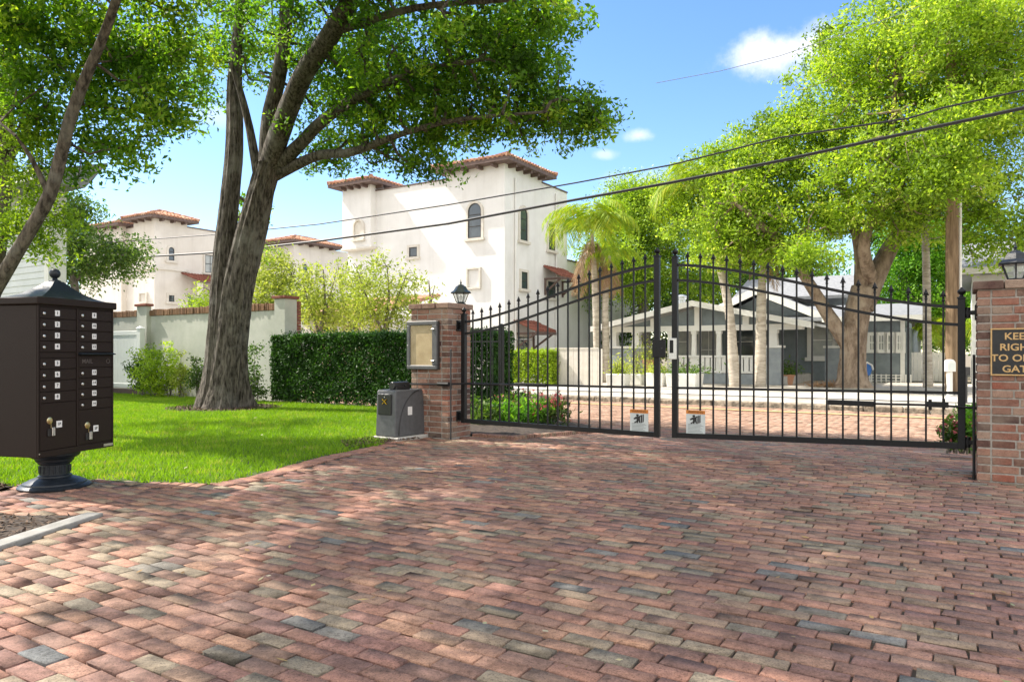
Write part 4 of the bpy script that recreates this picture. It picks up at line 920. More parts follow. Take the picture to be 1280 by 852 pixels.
# ---------------------------------------------------------------- cream villa far left
E2, N2 = toEN((193 - 640) / 900 * 50, 50.0)
t = thing('villa', 'cream stucco villa with square tile-capped tower above the garden wall', 'house', (E2, N2, VG), True, group='stucco villas with terracotta roofs')
et = e_at(167, N2); nt2 = n_at(234, E2); ze = z_at(269, E2, N2); zp = z_at(285, E2, nt2 + .3); nb = n_at(300, E2); r2 = N2 + .5; el = e_at(100, r2)
b = MB(); b.box(et, E2, N2, nt2, VG - .2, ze - .15); tw_ = b.build('tower_wall', M['stucco_cream'], t)
b = MB(); b.box(el, E2 - .02, r2, nb + 6, VG - .2, zp); b.build('wall', M['stucco_cream'], t)
b = MB(); b.box(E2 - .3, E2 + .05, nt2 + .02, nb + 6, zp + .002, zp + .08); b.box(el, et - .02, r2 - .06, r2 + .25, zp + .002, zp + .08); b.build('parapet_cap', M['eave'], t)
zl = z_at(333, E2, N2); b = MB(); b.box(et - .05, E2 + .12, N2 - .12, N2 - .002, zl - .16, zl); b.box(E2 + .002, E2 + .12, N2, nt2 + .05, zl - .16, zl); b.build('ledge', M['trim'], tw_)
hip_roof(t, et, E2, N2, nt2, ze, .33, .6, bn=(3, 3))
e0, e1 = e_at(112, N2), e_at(150, N2); z3 = z_at(279, e1, N2); b = MB(); b.box(e0, e1, N2 + .1, N2 + 4, VG, z3 - .15); b.build('tower_wall', M['stucco_cream'], t); hip_roof(t, e0, e1, N2 + .1, N2 + 4, z3, .3, .6, bn=(3, 3))
PN, PE, PR_ = faceN(N2), faceE(E2), faceN(r2)
WE(PE, E2, 210.5, 217.5, 309, 325.5, arch=True, bars=(1, 2), tw=.16); W_(PN, N2, 176, 182.5, 306, 322, arch=True, blank='trim', proud=.1, tw=.12)
WE(PE, E2, 256, 269, 319, 341, bars=(2, 1), glass='window_pale'); WE(PE, E2, 210.5, 217.5, 369, 377, bars=(2, 1), tw=.16); W_(PN, N2, 176, 184, 367, 377, blank='stucco_cream', proud=.13, tw=.1, sill=False)
u0, u1 = n_at(226, E2), n_at(285, E2); z0 = z_at(352, E2, u0); awning(t, PE, u0, u1, z0, 2.0, z_at(341, E2, u0) - z0, brackets=False)
b = MB(); b.box(E2 + 1.75, E2 + 1.98, u0 + .1, u0 + .4, VG, z0 - .17); b.build('canopy_post', M['stucco_cream'], t)
WE(PE, E2, 234, 240, 369, 392, arch=True, bars=(1, 1))
# ---------------------------------------------------------------- villa seen between the oak and the white villa
E3, N3 = toEN((367 - 640) / 900 * 56, 56.0)
t = thing('villa', 'distant cream villa top showing just right of the big oak trunk', 'house', (E3, N3, VG), True, group='stucco villas with terracotta roofs')
et = e_at(338, N3); n3 = n_at(418, E3); ze = z_at(300, E3, N3); zp = z_at(313, E3, n3)
b = MB(); b.box(et, E3, N3, n3, VG, ze - .15); b.build('tower_wall', M['stucco_cream'], t)
b = MB(); b.box(et - 6, E3 - .02, N3 + .4, n_at(440, E3), VG, zp); b.build('wall', M['stucco_cream'], t)
hip_roof(t, et, E3, N3, n3, ze, .30, .6, bn=(3, 4)); PE = faceE(E3)
WE(PE, E3, 378, 384, 330, 344, arch=True, bars=(1, 1), tw=.14)
# ---------------------------------------------------------------- low tiled arcade behind the hedge
ga, gb = e_at(380, 22), e_at(480, 22); t = thing('arcade', 'low stucco arcade with terracotta roof and arches behind the hedge', 'arcade', ((ga + gb) / 2, 22, VG), True)
zr = z_at(393, e_at(440, 22), 22); b = MB(); b.box(ga, gb, 22, 25.5, VG, zr - .05); b.build('wall', M['stucco_cream'], t)
PG = faceN(22); awning(t, lambda u, z, d: (u, 25.4 - d, z), ga - .3, gb + .3, zr, 4.0, .95, tile='tile', brackets=False)
for x0, x1 in ((392, 416), (424, 456), (462, 476)):
    u0, u1 = e_at(x0, 22), e_at(x1, 22); window(t, PG, u0, u1, VG + .05, z_at(403, (u0 + u1) / 2, 22), arch=True, tw=.16, blank='cork', sill=False, name='arch')
# ---------------------------------------------------------------- garden wall, posts, vinyl fence
WN = 11.6; wl0, wl1 = e_at(120, WN), e_at(347, WN); ZW = 2.16
t = thing('garden_wall', 'pale green stucco garden wall topped with brown clay bricks', 'wall', ((wl0 + wl1) / 2, WN, 0), True)
b = MB(); b.box(wl0, wl1, WN, WN + .22, -.1, ZW); b.build('wall_face', M['wall_green'], t)
b = MB(); e = wl0
while e < wl1 - .05: b.cur = random.uniform(.05, .75); b.box(e, e + .062, WN - .035 + random.uniform(-.012, .012), WN + .25, ZW + .002, ZW + .17 + random.uniform(-.02, .02)); e += .07
b.build('brick_coping', M['coping'], t, bevel=.008)
for (x0, x1, yt, xs) in ((171, 183, 380, 189), (343, 356, 370, 371)):
    a0, a1 = e_at(x0, WN - .12), e_at(x1, WN - .12); nb_ = n_at(xs, a1); zt_ = z_at(yt, (a0 + a1) / 2, WN)
    b = MB(); b.box(a0, a1, WN - .12, nb_, -.1, zt_ - .07); p = b.build('wall_pier', M['wall_green'], t)
    b = MB(); b.box(a0 - .05, a1 + .05, WN - .17, nb_ + .05, zt_ - .068, zt_); b.build('pier_cap', M['tile_red'], p, bevel=.01)
    if x0 > 300:
        b = MB(); z = 0
        while z < zt_ - .14: b.cur = random.uniform(.2, .8); b.box(a0 + .05, a1 - .003, nb_ + .002, nb_ + .13, z, z + .062); z += .07
        b.build('brick_edge', M['tile_red'], p)
VN = 11.25; v0, v1 = e_at(95, VN), e_at(178, VN); zt_ = z_at(413, v1, VN)
t = thing('vinyl_fence', 'pale vinyl fence panel between the mailbox and the garden wall', 'fence', ((v0 + v1) / 2, VN, 0), True)
b = MB(); e = v0
while e < v1 - .2: b.box(e, e + .145, VN - .012, VN + .012, .2, zt_ - .1); e += .15
b.build('fence_board', M['vinyl'], t, bevel=.004)
for z in (.18, zt_ - .12): b = MB(); b.box(v0, v1 - .1, VN - .03, VN + .03, z, z + .12); b.build('fence_rail', M['vinyl'], t, bevel=.006)
b = MB(); b.box(v1 - .16, v1, VN - .07, VN + .07, 0, zt_ + .06); b.taper((v1 - .08), VN, zt_ + .06, zt_ + .12, .09, .09, .02, .02); b.build('fence_post', M['vinyl'], t)
b = MB(); b.box(v0, v1 + .1, VN - .1, VN - .04, -.02, .16); solo(b, 'timber_edging', M['eave'], 'dark timber edging board at the foot of the vinyl fence', 'edging', (v1, VN, 0), True, bevel=.01)
# ---------------------------------------------------------------- lap siding house, left
def lap(b, P, z0, z1, rng_fn, course=.16, th=.022):
    z = z0
    while z < z1 - .01:
        h = min(course, z1 - z); a0, a1 = rng_fn(z); c0, c1 = rng_fn(z + h)
        if a1 - a0 > .05 and c1 - c0 > .0: b.hull8([P(a0, z, 0), P(a1, z, 0), P(a1, z, th), P(a0, z, th), P(c0, z + h, 0), P(c1, z + h, 0), P(c1, z + h, .004), P(c0, z + h, .004)])
        z += h
LX, LY = (62 - 640) / 900 * 18, 18.0; E4, N4 = toEN(LX, LY); z4 = z_at(236, E4, N4)
t = thing('siding_house', 'white lap-sided house at the left edge behind the leaning tree', 'house', (E4, N4, 0), True)
b = MB(); lap(b, faceN(N4), 0, z4, lambda z: (E4 - 7, E4 - .2)); b.box(E4 - 7, E4 - .004, N4 + .003, N4 + .4, -.1, z4); b.build('wall', M['siding'], t)
b = MB(); b.box(E4 - .20, E4, N4 - .035, N4 + .4, 0, z4); b.build('corner_board', M['white_paint'], t, bevel=.008)
b = MB(); b.hull8([(E4 - 8, N4 - .75, z4 - .02), (E4 + .85, N4 - .75, z4 - .02), (E4 + .85, N4 + .42, z4 + .0), (E4 - 8, N4 + .42, z4), (E4 - 8, N4 - .75, z4 + .2), (E4 + .85, N4 - .75, z4 + .2), (E4 + .85, N4 + 1, z4 + .75), (E4 - 8, N4 + 1, z4 + .75)]); b.build('roof', M['shingle'], t)
b = MB(); b.box(E4 - 8, E4 + .87, N4 - .78, N4 - .753, z4 - .03, z4 + .21); b.build('fascia', M['white_paint'], t)
window(t, faceN(N4), e_at(-45, N4), e_at(1, N4), z_at(325, E4 - 1, N4), z_at(255, E4 - 1, N4), tw=.14, trim='white_paint', bars=(2, 1), frame='white_paint', proud=.05)

# ---------------------------------------------------------------- grey cottage
PNn = 28.3; MNn = 33.8; CG = -.08
t = thing('cottage', 'low grey lap-sided cottage with white trim and a gabled front porch', 'house', (-9.0, PNn, CG), True)
A0, A1 = -11.6, -4.05; ap = -7.82; zev = 2.28; zap = 3.92; sl = (zap - zev) / (A1 - ap)
b = MB(); P_ = faceN(MNn); wz = lambda z: (A0 + .35 + max(0, (z - zev + .1) / sl), A1 - .35 - max(0, (z - zev + .1) / sl))
lap(b, P_, CG + .35, zap - .3, wz, .17); b.box(A0 + .4, -1.8, MNn + .003, MNn + 9, CG, zev - .1); b.poly([(A0 + .4, MNn + .01, zev - .15), (A1 - .4, MNn + .01, zev - .15), (ap, MNn + .01, zap - .2)]); b.build('wall', M['gray_siding'], t)
b = MB()
for s, a in ((1, A1), (-1, A0)):
    q = [(a, MNn - .7), (ap, MNn - .7), (ap, MNn + 10), (a, MNn + 10)]; zz = [zev - .06, zap, zap, zev - .06]
    b.hull8([(x, y, z) for (x, y), z in zip(q, zz)] + [(x, y, z + .14) for (x, y), z in zip(q, zz)])
b.build('roof', M['shingle'], t, flat=True)
for a in (A1, A0):
    b = MB(); s = .04 if a > ap else -.04
    b.hull8([(a + s, MNn - .74, zev - .24), (a + s, MNn - .703, zev - .24), (a + s, MNn - .703, zev + .1), (a + s, MNn - .74, zev + .1), (ap, MNn - .74, zap - .17), (ap, MNn - .703, zap - .17), (ap, MNn - .703, zap + .16), (ap, MNn - .74, zap + .16)]); b.build('rake_board', M['white_paint'], t)
# upper cross roof
ue = e_at(1072, 37.2); b = MB(); b.box(-9.5, ue - .6, 38.2, 42.5, 3.0, 3.9); b.build('upper_wall', M['gray_wall'], t)
b = MB(); b.hull8([(-10, 37.2, 3.75), (ue, 37.2, 3.75), (ue, 40.5, 5.0), (-10, 40.5, 5.0), (-10, 37.2, 3.9), (ue, 37.2, 3.9), (ue, 40.5, 5.15), (-10, 40.5, 5.15)]); b.hull8([(-10, 40.5, 5.0), (ue, 40.5, 5.0), (ue, 43.6, 3.75), (-10, 43.6, 3.75), (-10, 40.5, 5.15), (ue, 40.5, 5.15), (ue, 43.6, 3.9), (-10, 43.6, 3.9)]); b.build('upper_roof', M['shingle'], t, flat=True)
# right wing
we = e_at(1131, 33.9); zw = z_at(396, we, 33.4)
b = MB(); lap(b, faceN(33.6), CG + .35, zw - .1, lambda z: (A1 - .5, we), .17); b.box(A1 - .5, we - .01, 33.603, 39, CG, zw - .1); b.build('wing_wall', M['gray_siding'], t)
b = MB(); b.hull8([(A1 - 2.6, 33.0, zw - .1), (we + .75, 33.0, zw - .1), (we + .75, 36.6, zw + .6), (A1 - 2.6, 36.6, zw + .6), (A1 - 2.6, 33.0, zw + .05), (we + .75, 33.0, zw + .05), (we + .75, 36.6, zw + .75), (A1 - 2.6, 36.6, zw + .75)]); b.build('wing_roof', M['shingle'], t, flat=True)
b = MB(); b.box(A1 - 1, we + .78, 32.965, 32.997, zw - .16, zw + .06); b.build('fascia', M['white_paint'], t)
b = MB(); b.box(we - .14, we + .02, 33.555, 33.62, CG, zw - .1); b.build('corner_board', M['white_paint'], t)
WP = lambda N, x0, x1, y0, y1, **k: window(t, faceN(N), e_at(x0, N), e_at(x1, N), z_at(y1, e_at((x0 + x1) / 2, N), N), z_at(y0, e_at((x0 + x1) / 2, N), N), trim='white_paint', frame='white_paint', **k)
WP(MNn - .02, 1014, 1042, 404, 446, bars=(1, 1), tw=.16, glass='window_pale', proud=.07)
for x in (1086, 1097.5, 1109, 1120.5): WP(33.57, x, x + 8, 418, 438, bars=(2, 1), tw=.10, glass='window_pale', sill=False)
WP(MNn - .02, 846, 862, 408, 446, bars=(1, 1), tw=.08, glass='window_pale'); WP(MNn - .02, 876, 896, 404, 470, bars=(2, 1), tw=.10, glass='window_pale', sill=False); WP(MNn - .02, 920, 944, 408, 446, bars=(1, 1), tw=.10, glass='window')
b = MB()
for i in range(13): b.box(A1 + .1 + i * .18, A1 + .15 + i * .18, 33.5, 33.52, CG, CG + .34)
for z in (.05, .17, .28): b.box(A1 + .05, we, 33.52, 33.53, CG + z, CG + z + .04)
b.build('lattice_skirt', M['white_paint'], t)
# porch
b = MB(); b.box(-13.1, -5.6, PNn + .3, MNn, CG, CG + .34); b.build('porch_floor', M['concrete'], t)
zc = z_at(433, -9, PNn)
def block(x0, x1, nm='half_wall', N=PNn):
    a0, a1 = e_at(x0, N), e_at(x1, N); b = MB(); b.box(a0, a1, N, N + .5, CG, zc - .06); o = b.build(nm, M['gray_wall'], t)
    b = MB(); b.box(a0 - .06, a1 + .06, N - .06, N + .56, zc - .058, zc + .03); b.build('wall_cap', M['white_paint'], o); return a0, a1
block(760, 814); block(958, 976, 'porch_pier'); block(1031, 1053, 'porch_pier', 31.0)
zb = 2.02
for x in (768, 796, 838, 868, 899, 967):
    e = e_at(x, PNn + .25); z0_ = zc + .03 if (x < 815 or x > 955) else CG + .34
    b = MB(); w0 = .17 if x in (768, 796, 967) else .11; b.taper(e, PNn + .25, z0_, zb, w0, w0, w0 * .72, w0 * .72); b.box(e - w0, e + w0, PNn + .25 - w0, PNn + .25 + w0, zb - .12, zb - .001); b.build('porch_column', M['white_paint'], t)
r0, r1 = e_at(834, PNn), e_at(957, PNn); ztop, zbot = z_at(444, -8, PNn), z_at(466, -8, PNn)
b = MB(); b.box(r0, r1, PNn + .1, PNn + .22, ztop - .08, ztop); b.box(r0, r1, PNn + .1, PNn + .22, zbot, zbot + .08); rl = b.build('porch_railing', M['white_paint'], t)
b = MB(); m = 18
for i in range(m): e = r0 + (r1 - r0) * (i + .5) / m; b.box(e - .085, e + .085, PNn + .14, PNn + .18, zbot + .08, ztop - .08)
b.build('balusters', M['white_paint'], rl)
b = MB(); b.box(r0 - .3, r1, PNn + .05, PNn + .3, CG, zbot - .03); b.build('half_wall', M['gray_wall'], t)
B0, B1 = -13.45, -4.5; pz, pa = 2.12, 3.08; pm = (B0 + B1) / 2
b = MB()
for a in (B0, B1):
    q = [(a, PNn - .6), (pm, PNn - .6), (pm, MNn), (a, MNn)]; zz = [pz, pa, pa, pz]
    b.hull8([(x, y, z) for (x, y), z in zip(q, zz)] + [(x, y, z + .10) for (x, y), z in zip(q, zz)])
b.build('porch_roof', M['white_paint'], t, flat=True)
b = MB(); b.box(B0 + .5, B1 - .5, PNn + .1, PNn + .4, zb, zb + .22); b.build('porch_beam', M['white_paint'], t)
s2 = (pa - pz) / (B1 - pm); b = MB(); b.poly([(B0 + 1.2, PNn + .2, zb + .22), (B1 - 1.2, PNn + .2, zb + .22), (pm, PNn + .2, pa - .12)]); b.poly([(B0 + 1.2, PNn + .24, zb + .22), (B1 - 1.2, PNn + .24, zb + .22), (pm, PNn + .24, pa - .12)]); gb_ = b.build('porch_gable', M['gray_siding'], t, flat=True)
for c_, w_, z_ in ((pm, .14, pa - .1), (pm - 1.88, .12, zb + .55), (pm + 1.88, .12, zb + .55)): b = MB(); b.box(c_ - w_, c_ + w_, PNn + .1, PNn + .19, zb + .22, z_); b.build('gable_strut', M['white_paint'], gb_)
for a in (B0, B1):
    b = MB(); b.hull8([(a, PNn - .64, pz - .1), (a, PNn - .603, pz - .1), (a, PNn - .603, pz + .12), (a, PNn - .64, pz + .12), (pm, PNn - .64, pa - .1), (pm, PNn - .603, pa - .1), (pm, PNn - .603, pa + .12), (pm, PNn - .64, pa + .12)]); b.build('rake_board', M['white_paint'], t)
b = MB(); e, n = e_at(852, 31.5), 31.5; zz = z_at(382, e, n); b.lathe([(.18, -.3), (.18, .28), (.24, .3), (.24, .42), (.20, .46), (.05, .5)], (e, n, zz), 16); b.build('roof_vent', M['roof_metal'], t)
# second house far right
E5 = e_at(1215, 31); z5 = z_at(344, E5, 31)
t = thing('white_house', 'white house corner and soffit showing left of the right pillar lantern', 'house', (E5, 31, CG), True)
b = MB(); lap(b, faceN(31), CG, z5, lambda z: (E5 + .25, E5 + 7), .16); b.box(E5 + .02, E5 + 7, 31.004, 38, CG, z5); b.build('wall', M['white_paint'], t)
b = MB(); b.box(E5, E5 + .25, 30.96, 31.2, CG, z5); b.build('corner_board', M['white_paint'], t)
b = MB(); b.hull8([(E5 - .55, 30.3, z5), (E5 + 8, 30.3, z5), (E5 + 8, 39, z5), (E5 - .55, 39, z5), (E5 - .55, 30.3, z5 + .2), (E5 + 8, 30.3, z5 + .2), (E5 + 8, 34.5, z5 + 1.6), (E5 - .2, 34.5, z5 + 1.6)]); b.build('roof', M['shingle'], t, flat=True)
b = MB(); b.box(E5 - .6, E5 + 8, 30.26, 30.297, z5 - .02, z5 + .22); b.build('fascia', M['white_paint'], t)
# fences beyond the street
n = 34.6; f0, f1 = e_at(1132, n), e_at(1205, n); zt_ = z_at(440, f0, n); b = MB(); e = f0
t = thing('white_fence', 'white board fence between the cottage and the wooden utility pole', 'fence', ((f0 + f1) / 2, n, CG), True)
while e < f1: b.box(e, e + .14, n, n + .03, CG + .05, zt_ - random.uniform(0, .02)); e += .15
b.build('fence_board', M['white_paint'], t); b = MB(); b.box(f0, f1, n + .032, n + .08, .3, .4); b.box(f0, f1, n + .032, n + .08, zt_ - .3, zt_ - .2); b.build('fence_rail', M['white_paint'], t)
n = 24.0; f0, f1 = e_at(688, n), e_at(748, n); zt_ = z_at(434.5, f0, n); zb_ = float(gz(-9, n)); e = f0; b = MB()
t = thing('board_fence', 'pale board fence running right from the lime hedge to the palm', 'fence', ((f0 + f1) / 2, n, zb_), True)
while e < f1: b.box(e, e + .19, n, n + .03, zb_, zt_ - .05); e += .197
b.build('fence_board', M['trim'], t, bevel=.004); b = MB(); b.box(f0, f1, n - .02, n + .05, zt_ - .05, zt_); b.build('fence_cap', M['trim'], t)
# black fence panel behind the left leaf
n = 10.75; f0, f1 = e_at(584, n), e_at(627, n); z1, z2 = z_at(413, f0, n), z_at(427, f0, n)
t = thing('metal_fence', 'short black metal fence panel in front of the hedge behind the left gate leaf', 'fence', ((f0 + f1) / 2, n, 0), True)
for z in (z1, z2, .25): b = MB(); b.box(f0, f1, n - .010, n + .010, z - .012, z + .012); b.build('fence_rail', M['dark_iron'], t)
for i in range(6): e = f0 + (f1 - f0) * (i + .5) / 6; b = MB(); b.box(e - .005, e + .005, n - .005, n + .005, .1, z1 + .05); b.build('fence_bar', M['dark_iron'], t)
b = MB(); b.box(f1 - .035, f1 + .035, n - .035, n + .035, -.05, z1 + .08); b.taper(f1, n, z1 + .08, z1 + .11, .045, .045, .01, .01); b.build('fence_post', M['black'], t)

# ---------------------------------------------------------------- poles, cables, small things over the street
px_, py_ = (1190 - 640) / 900 * 22, 22.0
t = thing('utility_pole', 'weathered wooden utility pole rising into the leaves left of the right pillar', 'utility pole', (px_, py_, CG))
b = MB(); b.tube([(0, 0, z) for z in (0, 2, 5, 9, 12)], [.20, .19, .175, .16, .15], 16, wob=.03); ORG[t.name] = (0, 0, 0); b.build('pole', M['pole_wood'], t)
b = MB(); b.tube([(.22, -.05, z) for z in (0, 3, 7)], .045, 8); b.build('conduit', M['white_paint'], t)
q = ((1187 - 640) / 900 * 20.2, 20.2); t = thing('post_mailbox', 'small white rounded letterbox on a white post by the utility pole', 'mailbox', (q[0], q[1], CG)); ORG[t.name] = (0, 0, 0)
b = MB(); b.box(-.06, .06, -.06, .06, 0, .70); b.build('post', M['white_paint'], t, bevel=.015)
b = MB(); b.prism([(-.12, .70), (.12, .70), (.12, .92)] + [(.12 * math.cos(a), .92 + .12 * math.sin(a)) for a in np.linspace(.2, 2.94, 9)] + [(-.12, .92)], lambda u, z: (u, -.10, z), lambda u, z: (u, .10, z)); b.build('letterbox', M['white_paint'], t, bevel=.01)
b = MB(); b.box(-.08, .08, -.112, -.101, .74, .94); b.build('flap', M['vinyl'], t)
q = ((1206 - 640) / 900 * 17.5, 17.5); b = MB(); b.box(-.045, .045, -.045, .045, 0, .82); b.box(-.10, .10, -.07, .07, .70, .90); b.v = [(x + q[0], y + q[1], z - .1) for x, y, z in b.v]
solo(b, 'bollard', M['dark_iron'], 'short black post with a square head just behind the right hinge post', 'post', (q[0], q[1], -.1), bevel=.01)
def cable(pts, n, rad, mt, label, name='power_cable'):
    P = []
    for i in range(len(pts) - 1):
        for j in range(4):
            f = j / 4; x = pts[i][0] * (1 - f) + pts[i + 1][0] * f; y = pts[i][1] * (1 - f) + pts[i + 1][1] * f; e = e_at(x, n); P.append((e, n, z_at(y, e, n)))
    e = e_at(pts[-1][0], n); P.append((e, n, z_at(pts[-1][1], e, n)))
    b = MB(); b.tube(P, rad, 6); solo(b, name, mt, label, 'cable', P[0], True, group='overhead cables')
cable([(1420, 101), (1280, 135), (1094, 175), (975, 201), (840, 228), (720, 249.5), (560, 279.5), (400, 301), (270, 315.5), (64, 327.7), (20, 329)], 19, .040, M['cable'], 'thickest overhead cable crossing lowest in front of the villa')
cable([(1420, 78), (1280, 113), (1178, 135), (1136, 148), (1077, 157), (975, 172), (840, 206), (720, 228.5), (560, 256), (400, 280), (270, 293), (64, 308), (20, 310)], 19.15, .022, M['cable'], 'thinner overhead cable strung just above the thickest one')
cable([(1150, 8), (1097, 28), (975, 70), (900, 89), (820, 104)], 19.4, .008, M['cable_thin'], 'hair-thin wire crossing the small cloud at upper right')
# planters by the porch
def planter(x, yb, w, h, label, seed, pot=False, leaf='pale_leaf', fh=.7, fw=.35):
    rng = np.random.default_rng(seed); Y = FPX * (CAMH - CG) / (yb - HZN); X = (x - 640) / FPX * Y
    t = thing('planter', label, 'planter', (X, Y, CG), rz=-TH, group='planters in front of the porch'); ORG[t.name] = (0, 0, 0); b = MB()
    if pot: b.lathe([(w * .32, 0), (w * .46, h * .85), (w * .52, h * .86), (w * .52, h), (w * .44, h), (w * .42, h * .92)], (0, 0, 0), 18); b.build('pot', M['terracotta'], t)
    else: b.hull8([(-w * .46, -w * .4, 0), (w * .46, -w * .4, 0), (w * .46, w * .4, 0), (-w * .46, w * .4, 0), (-w * .5, -w * .44, h), (w * .5, -w * .44, h), (w * .5, w * .44, h), (-w * .5, w * .44, h)]); b.build('pot', M['white_paint'], t, bevel=.03)
    C = rng.normal(size=(420, 3)) * np.array([fw * .5, fw * .4, fh * .3]); C[:, 2] = np.abs(C[:, 2]) + h
    quads_mesh('foliage', M[leaf], leaf_quads(C, .14, .05, rng), rng.random(420), t)
    b = MB()
    for i in range(6): b.tube([(0, 0, h - .1), (random.uniform(-.2, .2), random.uniform(-.15, .15), h + fh * .6)], .012, 5)
    b.build('stems', M['bark_gray'], t)
planter(773, 482, .75, .45, 'wide white box planter at the left end of the porch', 1)
planter(796, 481, .55, .42, 'small white planter with bushy pale shrub left of the gate meeting', 2, fh=1.5, fw=.9)
planter(821, 483, .65, .5, 'white planter seen just left of the gap between the leaves', 3, fh=.5)
planter(811, 478.5, .5, .95, 'tall tan pot with a pale shrub behind the white planters', 4, pot=True, fh=1.3, fw=.7)
planter(856, 484, 1.1, .5, 'longest white box planter below the porch railing', 5, leaf='mid_leaf', fh=.6, fw=.9)
planter(985, 481, .5, .4, 'terracotta pot with dark leaves by the right porch pier', 6, pot=True, leaf='mid_leaf', fh=.8, fw=.5)
# blue seat behind the trunk
q = ((1083 - 640) / 900 * 27.5, 27.5)
t = thing('folded_lounger', 'blue and white folded seat leaning behind the live oak trunk', 'garden seat', (q[0], q[1], CG))
b = MB(); b.prism([(-.20, .28), (.10, .28), (.17, .5), (.12, .66), (-.03, .74), (-.20, .68)], lambda u, z: (q[0] + u, q[1] - .12, z), lambda u, z: (q[0] + u * .9, q[1] + .12, z)); b.build('seat_fabric', M['blue'], t, bevel=.03)
b = MB(); b.tube([(q[0] - .2, q[1] - .13, .70), (q[0] - .03, q[1] - .13, .77), (q[0] + .14, q[1] - .13, .68), (q[0] + .19, q[1] - .13, .5)], .035, 8); b.build('frame', M['white_paint'], t)
for s_ in (-.16, .12): b = MB(); b.tube([(q[0] + s_, q[1], .30), (q[0] + s_ * 1.2, q[1], CG)], .018, 6); b.build('leg', M['white_paint'], t)
# ================================================================ VEGETATION
def cr(pts, m=5):
    """smooth path through points"""
    P = [Vector(p) for p in pts]; P = [P[0] * 2 - P[1]] + P + [P[-1] * 2 - P[-2]]; o = []
    for i in range(1, len(P) - 2):
        for j in range(m):
            t = j / m; a, b, c, d = P[i - 1:i + 3]
            o.append(.5 * ((2 * b) + (c - a) * t + (2 * a - 5 * b + 4 * c - d) * t * t + (3 * b - 3 * c + d - a) * t ** 3))
    o.append(P[-2]); return o
def rr(r, m=5):
    o = []
    for i in range(len(r) - 1): o += [r[i] + (r[i + 1] - r[i]) * j / m for j in range(m)]
    return o + [r[-1]]
LIMBS = []
def limb(b, pts, rad, seg=12, wob=.05, m=5):
    P = cr(pts, m); r = rr(rad, m); b.tube(P, r, seg, wob=wob); LIMBS.extend((p, q) for p, q in zip(P, r)); return P
def clumps(blobs, rng, org=(0, 0, 0)):
    """blobs: ((x,y,z),(rx,ry,rz),n) -> clump centres, biased to the shell"""
    C = []
    for c, r, n in blobs:
        d = rng.normal(size=(n, 3)); d /= np.linalg.norm(d, axis=1)[:, None]; q = rng.random(n)[:, None] ** .38 * np.where(rng.random(n) < .16, rng.uniform(1.05, 1.35, n), 1)[:, None]
        C.append(np.array(c) + d * q * np.array(r) + rng.normal(size=(n, 3)) * (min(r) * .22))
    return np.concatenate(C)
def crown(parent, C, per, spread, L, w, mat_, rng, name='crown', bias=0.0, flat=.75, droop=.15):
    n = len(C); base = rng.normal(0.45 + bias, .21, n); k = rng.poisson(per, n).clip(4, None)
    idx = np.repeat(np.arange(n), k); sp = (spread * rng.uniform(.6, 1.35, n))[idx][:, None]
    o = rng.normal(size=(len(idx), 3)); o /= np.linalg.norm(o, axis=1)[:, None]; ax = rng.normal(size=(n, 3)); ax[:, 2] *= .6; ax /= np.linalg.norm(ax, axis=1)[:, None]
    o = o * rng.random(len(idx))[:, None] ** .5 * sp * 1.75 * np.array([1, 1, flat]); al = np.sum(o * ax[idx], 1)[:, None]; o += ax[idx] * al * .7   # sprays, longer one way
    pts = C[idx] + o; rnd = np.clip(base[idx] + rng.normal(0, .17, len(idx)), 0, 1)
    return quads_mesh(name, mat_, leaf_quads(pts, L, w, rng, droop=droop), rnd, parent)
def twigs(parent, C, mt, rng, r0=.03, frac=.6, limbs=None, name='twigs', maxlen=4.0):
    """each clump hangs on the nearest limb or on a clump already joined: branching sprays"""
    LP = np.array([tuple(p) for p, q in (limbs or LIMBS)]); b = MB()
    dl = np.min(np.linalg.norm(C[:, None, :] - LP[None, :, :], axis=2), 1); order = np.argsort(dl); nodes = LP.copy(); depth = np.zeros(len(LP))
    for c in C[order]:
        d = np.linalg.norm(nodes - c, axis=1) + depth * .12; i = int(np.argmin(d)); L = float(np.linalg.norm(nodes[i] - c))
        if L > maxlen or L < .05: continue
        p = Vector(nodes[i]); q = Vector(c); mid = p.lerp(q, .5) + Vector(rng.normal(size=3) * L * .10) + Vector((0, 0, -L * .04))
        r = max(.006, r0 * .72 ** depth[i]); nodes = np.vstack([nodes, c]); depth = np.append(depth, depth[i] + 1)
        if rng.random() > frac and depth[i] > 2: continue
        b.tube([p, mid, q], [r, r * .8, r * .6], 5, cap=False)
    if b.v: b.build(name, mt, parent, fix=False)['kind'] = 'stuff'
def PB(px, py, Y, rx, ry, rd, n): return (at(px, py, Y), (rx * Y / FPX, rd, ry * Y / FPX), n)

